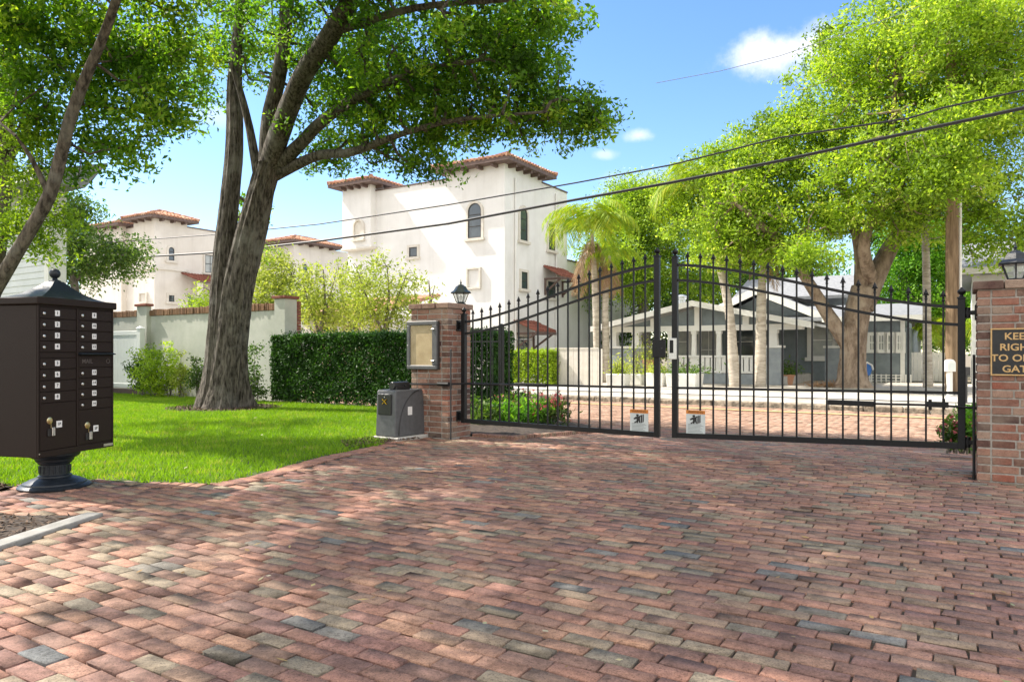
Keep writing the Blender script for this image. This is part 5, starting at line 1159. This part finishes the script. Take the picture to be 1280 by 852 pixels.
# ---------------------------------------------------------------- big oak on the lawn
rng = np.random.default_rng(101); LIMBS.clear()
ox, oy = OAK
t = thing('oak_tree', 'large twin-trunked oak with dark furrowed bark on the lawn', 'tree', (ox, oy, 0), group='broadleaf trees near the drive')
ORG[t.name] = (ox, oy, 0)
OK_ = lambda px, py, dY=0: at(px, py, oy + dY)
def trunk_mesh(b, pts, rad, seg, lob, amp, m=6, ph=0):
    P = cr(pts, m); r = rr(rad, m); b0 = len(b.v); n = len(P)
    for i, p in enumerate(P):
        q = i / (n - 1); fl = max(0, 1 - p.z / 1.0)
        for k in range(seg):
            a = 2 * math.pi * k / seg
            f = 1 + amp * math.sin(lob * a + ph + q * 1.5) * (.25 + fl * 1.3) + .05 * math.sin(9 * a + 5 * q + ph) + .05 * math.sin(17 * a - 9 * q) + random.uniform(-.022, .022)
            f *= 1 + .34 * fl ** 2.2 * (1 + .30 * math.sin(5 * a + ph))
            b.v.append((p.x + r[i] * f * math.cos(a), p.y + r[i] * f * math.sin(a), p.z))
    for i in range(n - 1):
        for k in range(seg):
            k2 = (k + 1) % seg; b.face((b0 + i * seg + k, b0 + i * seg + k2, b0 + (i + 1) * seg + k2, b0 + (i + 1) * seg + k))
    b.face(b0 + (n - 1) * seg + k for k in range(seg)); LIMBS.extend(zip(P, r)); return P
b = MB(); S_ = oy / FPX
trunk_mesh(b, [OK_(281, 512)[:2] + (-.05,), OK_(285, 470, -.05), OK_(290, 420, -.05), OK_(298, 360, -.1), OK_(311, 300, -.1), OK_(326, 240, -.15), OK_(336, 205, -.2)], [.39, .34, .305, .295, .295, .25, .255], 56, 3, .16)
b.build('trunk', M['bark'], t, ang=60); b = MB()
trunk_mesh(b, [OK_(270, 512, .1)[:2] + (-.05,), OK_(272, 460, .1), OK_(275, 400, .1), OK_(279, 330, .15), OK_(287, 250, .2), OK_(293, 180, .2), OK_(293, 110, .2), OK_(296, 60, .1)], [.29, .245, .22, .20, .185, .17, .15, .11], 40, 2, .10, ph=1.2)
b.build('trunk', M['bark'], t, ang=60); b = MB()
limb(b, [OK_(334, 212, -.2), OK_(336, 150, -.4), OK_(350, 85, -.6), OK_(359, 0, -.9), OK_(366, -120, -1.6)], [.17, .15, .14, .13, .09], 16, .07)
limb(b, [OK_(338, 205, -.2), OK_(352, 160, -.7), OK_(378, 95, -1.4), OK_(415, 40, -2.3), OK_(455, -30, -3.2), OK_(520, -160, -4.2), OK_(560, -330, -5)], [.22, .20, .18, .165, .145, .10, .06], 18, .07)
limb(b, [OK_(342, 214, -.1), OK_(375, 180, -.6), OK_(405, 150, -1.0), OK_(450, 120, -1.6), OK_(520, 90, -2.4), OK_(600, 75, -3.2)], [.16, .125, .11, .09, .06, .03], 14, .07)
limb(b, [OK_(340, 220, -.1), OK_(366, 208, -.3), OK_(400, 194, -.7), OK_(440, 190, -1.2), OK_(500, 168, -1.9), OK_(570, 150, -2.5), OK_(680, 140, -3.2)], [.14, .11, .095, .08, .055, .04, .02], 14, .07)
limb(b, [OK_(322, 215, .0), OK_(312, 160, -.1), OK_(299, 110, -.2), OK_(288, 78, -.3)], [.10, .08, .065, .045], 10, .07)
limb(b, [OK_(296, 60, .1), OK_(300, -20, -.4), OK_(280, -140, -1.2)], [.11, .09, .05], 12, .07)
limb(b, [OK_(359, 0, -.9), OK_(300, -90, -2.2), OK_(230, -220, -4), OK_(150, -420, -6)], [.12, .10, .08, .04], 10, .07)
limb(b, [OK_(455, -30, -3.2), OK_(480, -200, -5.0), OK_(430, -420, -7)], [.12, .08, .04], 10, .07)
limb(b, [OK_(415, 40, -2.3), OK_(520, 10, -3.4), OK_(640, 0, -4.2)], [.08, .055, .03], 10, .07)
b.build('limbs', M['bark'], t, ang=60)
vis_bl = [PB(715, 150, 12.6, 42, 22, .9, 26), PB(660, 125, 12.6, 55, 38, 1.2, 44), PB(650, 60, 12.3, 60, 50, 1.2, 50), PB(570, 135, 13.3, 65, 45, 1.3, 54), PB(600, 50, 12.3, 75, 60, 1.3, 64),
          PB(500, 165, 13.9, 60, 35, 1.2, 46), PB(500, 90, 13.3, 75, 60, 1.5, 70), PB(430, 120, 15.2, 60, 60, 1.4, 56), PB(440, 40, 14.1, 80, 60, 1.5, 60), PB(345, 60, 15.6, 60, 60, 1.3, 30), PB(290, 50, 16.1, 45, 55, 1.2, 36), PB(265, 115, 16.4, 22, 26, .7, 10),
          PB(410, 195, 15.8, 45, 20, .7, 16), PB(540, 205, 13.9, 40, 14, .6, 10), PB(745, 150, 12.5, 20, 12, .4, 7), PB(315, 290, 18.1, 18, 40, .6, 12), PB(680, 20, 11.9, 30, 30, .8, 16), PB(620, -50, 10.5, 90, 60, 1.5, 40), PB(450, -60, 11, 120, 60, 1.6, 50), PB(320, -60, 12, 120, 70, 1.6, 50)]
hi_bl = [((-5.2, 8.8, 8.6), (2.6, 2.6, 1.3), 70), ((-2.6, 7.6, 8.0), (2.0, 2.2, 1.1), 62), ((-1.6, 9.2, 7.6), (1.7, 1.5, .9), 50), ((-4.4, 11.6, 9.0), (2.6, 2.0, 1.2), 24), ((-9.6, 12.6, 7.4), (2.2, 2.0, .8), 12)]
vis_bl = [(a, r, int(n * .9)) for a, r, n in vis_bl]; C = clumps(vis_bl, rng); crown(t, C, 90, .19, .112, .050, M['oak'], rng, bias=.04); twigs(t, C, M['bark'], rng, .035, .8)
C = clumps(hi_bl, rng); crown(t, C, 200, .26, .13, .06, M['oak'], rng, name='crown_top', bias=.05); twigs(t, C, M['bark'], rng, .03, .3)

# ---------------------------------------------------------------- leaning tree, left
rng = np.random.default_rng(102); LIMBS.clear()
t = thing('leaning_tree', 'slim tree leaning right over the cluster mailbox', 'tree', (-7.5, 9.3, 0), group='broadleaf trees near the drive'); ORG[t.name] = (-7.5, 9.3, 0)
b = MB(); limb(b, [(-7.5, 9.3, -.05), (-7.1, 9.15, .9), at(-12, 372, 9.1), at(20, 318, 9.05), at(60, 248, 9), at(76, 195, 9), at(88, 148, 8.9), at(108, 95, 8.8), at(128, 48, 8.7), at(148, -10, 8.5), at(190, -160, 8)], [.13, .105, .088, .08, .077, .074, .07, .062, .055, .05, .03], 16, .06)
b.build('trunk', M['bark_dark'], t, ang=60); b = MB()
limb(b, [at(62, 245, 9), at(40, 200, 8.9), at(20, 170, 8.8)], [.04, .03, .015], 8)
limb(b, [at(148, -10, 8.5), at(300, -200, 7.5), at(480, -420, 6.8)], [.07, .05, .03], 8); limb(b, [at(148, -10, 8.5), at(60, -250, 7), at(80, -500, 6)], [.07, .05, .03], 8)
b.build('limbs', M['bark_dark'], t, ang=60)
vb = [PB(60, 30, 9.9, 65, 55, .9, 36), PB(150, 30, 9.8, 60, 55, .9, 36), PB(190, 105, 9.8, 42, 55, .7, 29), PB(120, 120, 10, 45, 50, .8, 19), PB(225, 55, 9.7, 28, 45, .6, 15), PB(40, 120, 9.8, 40, 45, .7, 17), PB(215, 130, 9.7, 22, 16, .4, 5), PB(150, 185, 9.9, 35, 22, .5, 9), PB(95, 210, 10, 24, 26, .4, 6), PB(20, 40, 9.6, 40, 50, .8, 15), PB(130, -70, 8.4, 140, 60, 1.0, 39)]
hb = [((-4.2, 6.6, 6.9), (1.6, 1.7, .9), 56), ((-5.6, 5.0, 6.8), (1.7, 1.8, .9), 38), ((-2.6, 5.6, 7.0), (1.5, 1.6, .8), 46), ((-6.8, 7.2, 7.2), (1.6, 1.8, .9), 40), ((-4.0, 3.6, 6.6), (1.8, 1.5, .8), 46), ((-6.2, 3.0, 6.6), (1.7, 1.4, .8), 15)]
C = clumps(vb, rng); crown(t, C, 105, .17, .095, .043, M['oak'], rng, bias=.12); twigs(t, C, M['bark_dark'], rng, .02, .8)
C = clumps(hb, rng); crown(t, C, 210, .22, .12, .055, M['oak'], rng, name='crown_top', bias=.08); twigs(t, C, M['bark_dark'], rng, .02, .25)
rng = np.random.default_rng(103); LIMBS.clear()
t = thing('edge_tree', 'half-seen tree with light green leaves at the left frame edge', 'tree', (-7.9, 10.6, 0), group='broadleaf trees near the drive'); ORG[t.name] = (-7.9, 10.6, 0)
b = MB(); limb(b, [(-7.9, 10.6, 0), at(-20, 420, 10.5), at(-4, 300, 10.4), at(4, 220, 10.3), at(8, 120, 10.2), at(20, 0, 10), at(30, -150, 10)], [.16, .14, .13, .12, .10, .08, .05], 14, .06); limb(b, [at(4, 220, 10.3), at(30, 165, 10.1), at(60, 130, 10)], [.05, .035, .02], 8)
b.build('trunk', M['bark_dark'], t, ang=60)
C = clumps([PB(30, 160, 10, 38, 26, .6, 14), PB(45, 275, 9.8, 34, 42, .6, 22), PB(10, 90, 10, 30, 40, .7, 16), PB(30, 220, 9.8, 25, 20, .5, 8), PB(20, -40, 10, 60, 60, 1, 24)], rng); crown(t, C, 150, .19, .07, .03, M['oak_light'], rng, bias=-.1); twigs(t, C, M['bark_dark'], rng, .02, .9)
# ---------------------------------------------------------------- generic tree
def tree(name, label, group, base, paths, blobs, leaf, bark, per, spread, L, w, seed, r0=.03, frac=.6, bias=0, seg=12, dens=1):
    blobs = [(c, r, int(n * dens)) for c, r, n in blobs]
    rng = np.random.default_rng(seed); LIMBS.clear(); t = thing(name, label, 'tree', base, group=group); ORG[t.name] = tuple(base)
    first = True; rest = MB()
    for pts, rad in paths:
        if first: b = MB(); limb(b, pts, rad, seg, .07); b.build('trunk', M[bark], t, ang=60); first = False
        else: limb(rest, pts, rad, max(7, seg - 4), .07)
    if rest.v: rest.build('limbs', M[bark], t, ang=60)
    C = clumps(blobs, rng); crown(t, C, per, spread, L, w, M[leaf], rng, bias=bias); twigs(t, C, M[bark], rng, r0, frac); return t
BG = 'trees beyond the street'
# live oak
Y = 25.4; A = lambda px, py, d=0: at(px, py, Y + d); bs = A(1066, 485)
tree('live_oak', 'spreading live oak with pale forked trunk in front of the cottage', BG, (bs[0], bs[1], CG),
     [([(bs[0], bs[1], CG - .1), A(1066, 474), A(1066, 450), A(1067, 425), A(1071, 395), A(1080, 360)], [.78, .52, .44, .43, .43, .42]),
      ([A(1066, 440), A(1048, 412), A(1030, 385), A(1012, 355), A(995, 330), A(960, 290, -1), A(920, 255, -1.5)], [.28, .26, .23, .20, .17, .13, .06]),
      ([A(1078, 385), A(1095, 345), A(1118, 300), A(1150, 250, -1), A(1190, 180, -2), A(1220, 100, -3)], [.40, .36, .28, .22, .16, .07]),
      ([A(1078, 370), A(1076, 320), A(1068, 280), A(1055, 240, .5), A(1040, 180, 1)], [.30, .23, .18, .14, .06]), ([A(1090, 355), A(1080, 310, -1), A(1090, 270, -1.5), A(1110, 200, -2), A(1120, 100, -2)], [.26, .2, .16, .12, .06]),
      ([A(1118, 300), A(1170, 265, 1), A(1230, 230, 1), A(1270, 215, 1)], [.2, .15, .1, .05])],
     [PB(1190, 50, 23, 105, 70, 2.6, 150), PB(1110, 60, 25, 70, 65, 2.4, 90), PB(1070, 130, 25, 75, 70, 2.6, 110), PB(1160, 150, 24, 90, 60, 2.6, 120), PB(1240, 150, 22, 65, 70, 2.4, 90), PB(1010, 200, 26, 75, 50, 2.2, 84), PB(940, 235, 26, 70, 45, 2, 80), PB(1090, 215, 23.5, 90, 45, 2.4, 96), PB(985, 275, 25.5, 75, 40, 1.8, 64), PB(1200, 235, 24, 80, 40, 2.2, 70), PB(890, 275, 27, 40, 45, 1.6, 36), PB(1245, 285, 22.5, 45, 40, 1.6, 44), PB(1010, 322, 22.5, 38, 15, .7, 22), PB(1195, 170, 20.5, 50, 60, .9, 60), PB(1190, 30, 20.5, 60, 60, .9, 50), PB(900, 235, 26.5, 55, 40, 1.8, 60), PB(960, 190, 26.5, 50, 25, 1.6, 44), PB(1050, 70, 25.5, 35, 50, 1.6, 40), PB(930, 280, 25, 50, 40, 1.4, 50), PB(1060, 270, 24, 60, 30, 1.4, 36), PB(1260, 60, 21.5, 50, 80, 1.8, 60), PB(1230, -40, 23, 120, 50, 2.4, 70), PB(930, 300, 26.5, 50, 30, 1.4, 30), PB(985, 160, 26, 35, 25, 1.4, 34), PB(920, 205, 27, 60, 28, 1.6, 50), PB(870, 235, 28, 40, 35, 1.6, 36), PB(900, 318, 25.0, 45, 20, 1.0, 22), PB(915, 265, 24.6, 38, 50, .9, 44), PB(965, 318, 25, 45, 18, 1.2, 20), PB(1188, 222, 20.6, 40, 26, .8, 24), PB(1140, 255, 23, 50, 22, 1.2, 20), PB(1130, 285, 24, 40, 20, 1.2, 14)],
     'oak_light', 'bark_tan', 72, .27, .145, .066, 201, .06, .95, dens=1.34)
# tree behind the porch and others further back
Y2 = 42
tree('shade_tree', 'bright green tree rising behind the porch between palm and live oak', BG, at(805, 470, Y2)[:2] + (CG,), [([at(805, 468, Y2), at(806, 400, Y2), at(800, 330, Y2), at(810, 260, Y2)], [.4, .33, .26, .1]), ([at(802, 350, Y2), at(840, 300, Y2), at(850, 260, Y2)], [.2, .12, .05])],
     [PB(800, 290, Y2, 50, 50, 2.4, 90), PB(845, 300, Y2, 40, 55, 2.4, 60), PB(800, 345, Y2 - 1, 45, 30, 2, 46), PB(830, 250, Y2, 32, 20, 1.6, 24), PB(775, 330, Y2 - 2, 22, 30, 1.4, 22), PB(880, 330, Y2, 40, 40, 2, 50), PB(775, 265, Y2, 32, 32, 1.8, 44), PB(765, 320, Y2, 34, 34, 1.8, 44), PB(745, 350, Y2 + 1, 26, 26, 1.5, 24), PB(800, 250, Y2, 36, 22, 1.6, 36), PB(820, 245, Y2, 30, 20, 1.6, 26)], 'oak_light', 'bark_gray', 150, .5, .17, .08, 202, .05, .5, bias=-.02)
Y3 = 47
tree('dark_tree', 'dark green tree low behind the cottage porch roof', BG, at(850, 465, Y3)[:2] + (CG,), [([at(850, 466, Y3), at(850, 400, Y3), at(850, 350, Y3)], [.35, .3, .1])], [PB(850, 370, Y3, 60, 25, 2.5, 80), PB(930, 350, Y3, 50, 40, 2.5, 60), PB(980, 330, Y3 + 1, 40, 40, 2.5, 40), PB(820, 420, Y3 - 2, 50, 30, 2, 40)], 'mid_leaf', 'bark_gray', 80, .55, .28, .13, 203, .05, .4, bias=-.1)
Y4 = 40
tree('leafy_tree', 'vivid green rounded tree behind the wooden utility pole', BG, at(1140, 470, Y4)[:2] + (CG,), [([at(1140, 470, Y4), at(1138, 400, Y4), at(1130, 330, Y4), at(1140, 290, Y4)], [.35, .3, .22, .1])],
     [PB(1125, 350, Y4, 40, 38, 2, 60), PB(1160, 320, Y4, 40, 45, 2, 60), PB(1130, 290, Y4, 40, 30, 2, 44), PB(1180, 380, Y4, 40, 40, 2, 50), PB(1105, 390, Y4 + 1, 25, 25, 1.5, 24), PB(1210, 300, Y4, 30, 50, 2, 30), PB(1210, 400, Y4 - 2, 30, 30, 1.5, 24)], 'back_green', 'bark_gray', 150, .5, .18, .09, 204, .05, .4, bias=.08)
# slender tree by the pole
Y5 = 25.5
tree('slender_tree', 'slender grey-trunked tree standing left of the wooden utility pole', BG, at(1160, 485, Y5)[:2] + (CG,), [([at(1160, 486, Y5), at(1159, 420, Y5), at(1158, 340, Y5), at(1155, 270, Y5), at(1150, 200, Y5)], [.17, .14, .13, .12, .06])], [PB(1160, 225, Y5, 50, 40, 1.4, 40), PB(1180, 290, Y5, 25, 14, .8, 8)], 'oak_light', 'palm_bark', 70, .36, .17, .08, 205, .03, .6)
# pale garden trees behind the hedge and wall
GG = 'garden trees behind the hedge'
def gtree(x, yb, Y, top, wpx, label, seed, leaf='pale_leaf', n=60, per=38, L=.13):
    B = at(x, yb, Y); p = [([(B[0], B[1], 0), at(x + 3, yb - (yb - top) * .4, Y), at(x + 8, yb - (yb - top) * .65, Y), at(x + 6, top + 15, Y)], [.07, .055, .04, .015])]
    for s in (-1, 1): p.append(([at(x + 2, yb - (yb - top) * .38, Y), at(x + s * wpx * .35, yb - (yb - top) * .65, Y), at(x + s * wpx * .6, top + 22, Y)], [.045, .03, .01]))
    h = yb - top
    return tree('garden_tree', label, GG, (B[0], B[1], 0), p, [PB(x, top + h * .22, Y, wpx * .55, h * .2, .9, n // 2), PB(x - wpx * .5, top + h * .38, Y, wpx * .45, h * .2, .8, n // 3), PB(x + wpx * .5, top + h * .38, Y, wpx * .45, h * .2, .8, n // 3), PB(x + wpx * .1, top + h * .5, Y, wpx * .5, h * .14, .7, n // 4)], leaf, 'bark_gray', per, .24, L, .05, seed, .015, .9, seg=8)
gtree(345, 480, 24, 308, 42, 'fullest pale green garden tree just right of the oak trunk', 301, n=110, per=46)
gtree(398, 480, 21, 322, 36, 'pale garden tree whose bare stem shows above the hedge', 302, n=56, per=36)
gtree(478, 480, 22, 318, 52, 'airy pale garden tree nearest the left brick pillar', 303, n=76, per=36)
gtree(440, 480, 25, 318, 32, 'pale garden tree in front of the villa arcade', 304, n=50, per=36)
gtree(530, 480, 23, 335, 22, 'sparse twiggy garden tree left of the pillar lantern', 305, n=10, per=22)
Y6 = 30
tree('street_tree', 'green tree covering the cream villa left of its tower', GG, at(100, 470, Y6)[:2] + (0,), [([at(100, 470, Y6), at(98, 400, Y6), at(90, 330, Y6), at(85, 270, Y6)], [.2, .17, .13, .06]), ([at(95, 350, Y6), at(130, 310, Y6), at(160, 300, Y6)], [.09, .06, .02])],
     [PB(85, 285, Y6, 35, 30, 1.5, 44), PB(120, 320, Y6, 45, 28, 1.5, 56), PB(90, 340, Y6, 30, 20, 1.4, 28), PB(155, 318, Y6, 26, 18, 1, 20), PB(75, 250, Y6, 28, 14, 1, 14), PB(100, 262, Y6, 18, 12, 1, 9)], 'mid_leaf', 'bark_gray', 70, .33, .16, .075, 306, .03, .6, bias=.15)
gtree(256, 470, 26, 348, 14, 'small lime tree peeping above the wall left of the oak trunk', 307, 'hedge_lime', n=36, per=40)
# ---------------------------------------------------------------- shrubs and hedges
def shrub(label, x, yb, Y, w, h, leaf, seed, n, per=50, L=.08, wd=.035, z0=0, group=None, cone=False, name='shrub', d=None, extra=None, spread=.10):
    rng = np.random.default_rng(seed); X = (x - 640) / FPX * Y; t = thing(name, label, 'shrub', (X, Y, z0), group=group); d = d or w * .5
    C = rng.random((n, 3)); u = rng.normal(size=(n, 3)); u /= np.linalg.norm(u, axis=1)[:, None]; q = rng.random(n)[:, None] ** .4
    C = u * q * np.array([w / 2, d, h / 2]) + np.array([X, Y, z0 + h * .5])
    if cone:
        f = np.clip(1.15 - (C[:, 2] - z0) / h, .15, 1); C[:, 0] = X + (C[:, 0] - X) * f; C[:, 1] = Y + (C[:, 1] - Y) * f
    crown(t, C, per, spread, L, wd, M[leaf], rng, name='foliage'); b = MB()
    for i in range(7):
        c = C[rng.integers(n)]; b.tube([(X + rng.normal() * .05, Y + rng.normal() * .05, z0 - .02), (X + (c[0] - X) * .5, Y + (c[1] - Y) * .5, z0 + h * .4), tuple(c)], [.014, .01, .004], 5)
    b.build('stems', M['bark_gray'], t)
    if extra: crown(t, C[rng.integers(0, n, extra[1])] + np.array([0, -.05, .06]), 5, .06, .055, .045, M[extra[0]], rng, name='blooms')
    return t
SG = 'shrubs along the garden wall'
shrub('yellow-green bushy shrub beside the vinyl fence', 195, 495, 18.6, 1.15, 1.5, 'oak_light', 401, 70, 46, group=SG)
shrub('dark green shrub squeezed between vinyl fence and lime bush', 178, 494, 19.0, .6, 1.15, 'mid_leaf', 402, 34, group=SG)
shrub('thin upright shrub left of the oak trunk', 226, 497, 18.2, .5, 1.2, 'pale_leaf', 403, 24, 30, group=SG, cone=True)
shrub('second upright shrub touching the oak trunk on its left', 246, 498, 17.9, .45, 1.15, 'mid_leaf', 404, 24, 34, group=SG, cone=True)
shrub('narrow conical shrub just right of the oak trunk', 318, 499, 16.6, .5, 1.5, 'mid_leaf', 405, 30, 34, group=SG, cone=True)
shrub('low lime shrub against the wall behind the bushy one', 211, 496, 18.5, .8, 1.0, 'hedge_lime', 406, 30, 36, group=SG)
def hedge(label, e0, e1, n0, n1, z0, z1, leaf, seed, dens, L, wd):
    rng = np.random.default_rng(seed); t = thing('hedge', label, 'hedge', ((e0 + e1) / 2, (n0 + n1) / 2, z0), True, group='clipped hedges')
    areas = [('f', (e1 - e0) * (z1 - z0)), ('b', (e1 - e0) * (z1 - z0) * .5), ('t', (e1 - e0) * (n1 - n0)), ('l', (n1 - n0) * (z1 - z0)), ('r', (n1 - n0) * (z1 - z0))]; P = []
    for s, a in areas:
        k = int(a * dens); u = rng.random(k); v = rng.random(k); dep = np.abs(rng.normal(0, .09, k)) * np.where(rng.random(k) < .06, -.5, 1) + .035 * np.sin(u * (e1 - e0) * 5) * np.sin(v * 9)
        e = e0 + u * (e1 - e0); n = n0 + v * (n1 - n0); z = z0 + .05 + v * (z1 - z0 - .05)
        if s == 'f': q = (e, n0 + dep, z)
        elif s == 'b': q = (e, n1 - dep, z)
        elif s == 't': q = (e, n, z1 - dep)
        elif s == 'l': q = (e0 + dep, n0 + u * (n1 - n0), z)
        else: q = (e1 - dep, n0 + u * (n1 - n0), z)
        P.append(np.stack(q, 1))
    P = np.concatenate(P); P = P[(rng.random(len(P)) < .55 + .45 * np.clip((P[:, 2] - z0) / .35, 0, 1))]
    cl = .5 + .5 * np.sin(P[:, 0] * 6 + np.sin(P[:, 2] * 7)) * np.sin(P[:, 2] * 8 + P[:, 0] * 2)
    quads_mesh('foliage', M[leaf], leaf_quads(P, L, wd, rng), np.clip(rng.normal(.35, .2, len(P)) + cl * .42 - .08, 0, 1), t)
    b = MB()
    for i in range(int((e1 - e0) * 5)):
        e = e0 + .1 + (e1 - e0 - .2) * rng.random(); n = (n0 + n1) / 2 + rng.normal() * .1
        for j in range(3): b.tube([(e, n, z0 - .02), (e + rng.normal() * .08, n + rng.normal() * .08, z0 + .4), (e + rng.normal() * .25, n + rng.normal() * .2, z1 - .15)], [.016, .012, .005], 5, cap=False)
    b.build('stems', M['bark_gray'], t, fix=False)
HN = 11.2
hedge('long dark green clipped hedge between the lawn and the villa', e_at(338, HN), e_at(623, HN + .2), HN, HN + .75, 0, 1.55, 'hedge', 411, 3600, .075, .034)
n = 23.4; hedge('bright lime clipped hedge seen through the left gate leaf', e_at(628, n), e_at(689, n), n, n + .9, -.08, z_at(438.5, e_at(660, n), n), 'hedge_lime', 412, 1700, .10, .05)
# flower bed plants along the drive behind the left pillar
FG = 'bedding plants behind the gate'
for i, (x, yb, Y, w, h, lf, ex, lab) in enumerate([(600, 535, 11.2, .55, .5, 'mid_leaf', None, 'strap-leaved green plant nearest the left gate hinge'), (632, 534, 11.4, .6, .52, 'back_green', None, 'mid green leafy plant next right of the strap-leaved one'), (662, 533, 11.6, .62, .56, 'back_green', ('flower', 8), 'green bedding plant with few pink blooms in the middle of the bed'), (692, 533, 11.7, .6, .5, 'mid_leaf', ('flower', 22), 'bedding plant with most pink blooms at the right end of the bed'), (645, 525, 12.2, .7, .5, 'mid_leaf', ('flower', 10), 'bedding plant at the back of the left flower bed')]):
    shrub(lab, x, yb, Y, w, h, lf, 420 + i, 34, 26, .11, .03, -.05, FG, name='bedding_plant', extra=ex, spread=.07)
shrub('pink-flowered plant behind the right hinge post of the gate', 1192, 560, 8.35, .28, .42, 'mid_leaf', 430, 16, 24, .08, .035, 0, FG, name='bedding_plant', extra=('flower', 12), spread=.05)
shrub('leafy green plant squeezed between right gate post and pillar', 1211, 568, 8.3, .3, .62, 'back_green', 431, 22, 26, .08, .035, 0, FG, name='bedding_plant', spread=.06)
# ---------------------------------------------------------------- palms
def palm(label, base, path, rad, fronds, L, seed, leaf='frond', dead=3, lw=.06, lift=(.35, 1.35), group='palms in front of the cottage', name='palm_tree', bark='palm_bark'):
    rng = np.random.default_rng(seed); t = thing(name, label, 'palm', base, group=group); ORG[t.name] = tuple(base)
    b = MB(); P = cr(path, 10); r = rr(rad, 10); r = [q * (1 + .05 * (i % 2)) for i, q in enumerate(r)]; b.tube(P, r, 12); b.build('trunk', M[bark], t, ang=70)
    top = np.array(tuple(P[-1]))
    for k in range(fronds + dead):
        isd = k >= fronds; a = 2 * math.pi * (k * .382 + rng.uniform(-.05, .05)); el = rng.uniform(*lift) if not isd else -1.0; ln = L * rng.uniform(.8, 1.1) * (.85 if isd else 1)
        n = 16; s = np.linspace(0, 1, n); h = np.array([math.cos(a), math.sin(a), 0]); th = el - (3.1 * s ** 1.25 if not isd else .5 * s); step = ln / (n - 1)
        d = np.cos(th)[:, None] * h + np.sin(th)[:, None] * np.array([0, 0, 1]); Q = top + np.concatenate([[[0, 0, 0]], np.cumsum(d[:-1] * step, 0)])
        side = np.cross(h, [0, 0, 1]); V = []; m = 58
        for j in range(m):
            f = .12 + .88 * j / m; i = f * (n - 1); i0 = int(min(i, n - 2)); p = Q[i0] + (Q[i0 + 1] - Q[i0]) * (i - i0); dd = d[i0]
            ll = ln * .27 * math.sin(math.pi * min(1, f * .8 + .15)) * rng.uniform(.8, 1.15)
            for sg in (-1, 1):
                o = side * sg * .8 + dd * .55 + np.array([0, 0, -.35 - .3 * rng.random()]) + rng.normal(size=3) * .12; o /= np.linalg.norm(o)
                tip = p + o * ll + np.array([0, 0, -ll * .18]); w = dd * lw * .5
                V.append([p - w, p + o * ll * .5 - w * .8, tip, p + o * ll * .5 + w * .8 + np.array([0, 0, .01])])
        fr = quads_mesh('frond' if not isd else 'dead_frond', M['frond_dead'] if isd else M[leaf], np.array(V), np.clip(rng.normal(.5, .2, len(V)), 0, 1), t)
        q = MB(); q.tube([tuple(x) for x in Q], [.022 * (1 - .8 * x) for x in s], 5); q.build('rachis', M['frond_dead'] if isd else M[leaf], fr)
    return t
Yp = 29.5; A = lambda x, y: at(x, y, Yp)
palm('tall yellow-green palm with hanging dead fronds right of the villa', A(748, 478)[:2] + (CG,), [A(748, 478), A(746, 420), A(744, 360), A(740, 292)], [.17, .15, .14, .06], 24, 3.1, 501, dead=7, lift=(.8, 1.55))
palm('second bare palm stem close beside the tall yellow-green palm', A(758, 478)[:2] + (CG,), [A(758, 478), A(757, 420), A(757, 370), A(762, 320)], [.16, .14, .13, .05], 7, 2.0, 502, dead=6)
Yq = 25.8; A = lambda x, y: at(x, y, Yq)
palm('palm with smooth white trunk just right of the gate meeting', A(920, 484)[:2] + (CG,), [A(919, 485), A(915, 430), A(910, 380), at(893, 300, Yq + .3), at(876, 236, Yq + .6)], [.20, .17, .15, .14, .05], 20, 2.9, 503, dead=0)
palm('palm with smooth white trunk in front of the right porch pier', A(951, 485)[:2] + (CG,), [A(950, 486), A(951, 430), A(952, 370), A(955, 300)], [.21, .18, .16, .05], 9, 2.2, 504, dead=2)
for i, (x, Yr, hz, lab) in enumerate(((1147, 36, 1.6, 'bushy yellow-green palm clump above the white board fence'), (1196, 30, 1.9, 'palm clump filling the gap beside the white house corner'))):
    X = (x - 640) / 900 * Yr; palm(lab, (X, Yr, CG), [(X, Yr, CG), (X, Yr, hz * .5), (X, Yr, hz)], [.10, .09, .08], 15, 2.4, 510 + i, dead=0, lift=(.5, 1.4), group='palm clumps by the fence', name='palm_clump', lw=.05)
# fallen brown fronds under the live oak
rng = np.random.default_rng(520); X, Y = (1038 - 640) / 900 * 25.6, 25.6; t = thing('fallen_frond', 'heap of brown fallen fronds left of the live oak trunk', 'fallen frond', (X, Y, CG))
c = rng.normal(size=(260, 3)) * np.array([.38, .25, .07]); c[:, 2] = np.abs(c[:, 2]); c += np.array([X, Y, CG + .02]); quads_mesh('dead_leaflets', M['frond_dead'], leaf_quads(c, .35, .03, rng), rng.random(260) * .5, t)
b = MB(); b.tube([(X - .5, Y, CG + .05), (X, Y + .05, CG + .14), (X + .45, Y + .1, CG + .05)], [.03, .025, .01], 6); b.build('rachis', M['frond_dead'], t)
# lantern-side foliage and far tree line
def far(label, x, Y, w, h, seed, leaf='mid_leaf', n=90):
    X = (x - 640) / 900 * Y; return tree('far_tree', label, 'distant trees', (X, Y, CG), [([(X, Y, CG), (X + .2, Y, h * .4), (X, Y, h * .75)], [.4, .3, .1])], [((X, Y, h * .62), (w, w * .6, h * .36), n), ((X - w * .7, Y + 1, h * .45), (w * .7, w * .5, h * .25), n // 2), ((X + w * .7, Y, h * .45), (w * .7, w * .5, h * .25), n // 2)], leaf, 'bark_gray', 60, .65, .34, .17, seed, .05, .2)
far('broad distant tree behind the right end of the cottage', 1010, 58, 5, 9, 601, 'back_green')
far('distant tree behind the white house at far right', 1250, 48, 5, 8, 602, 'mid_leaf')
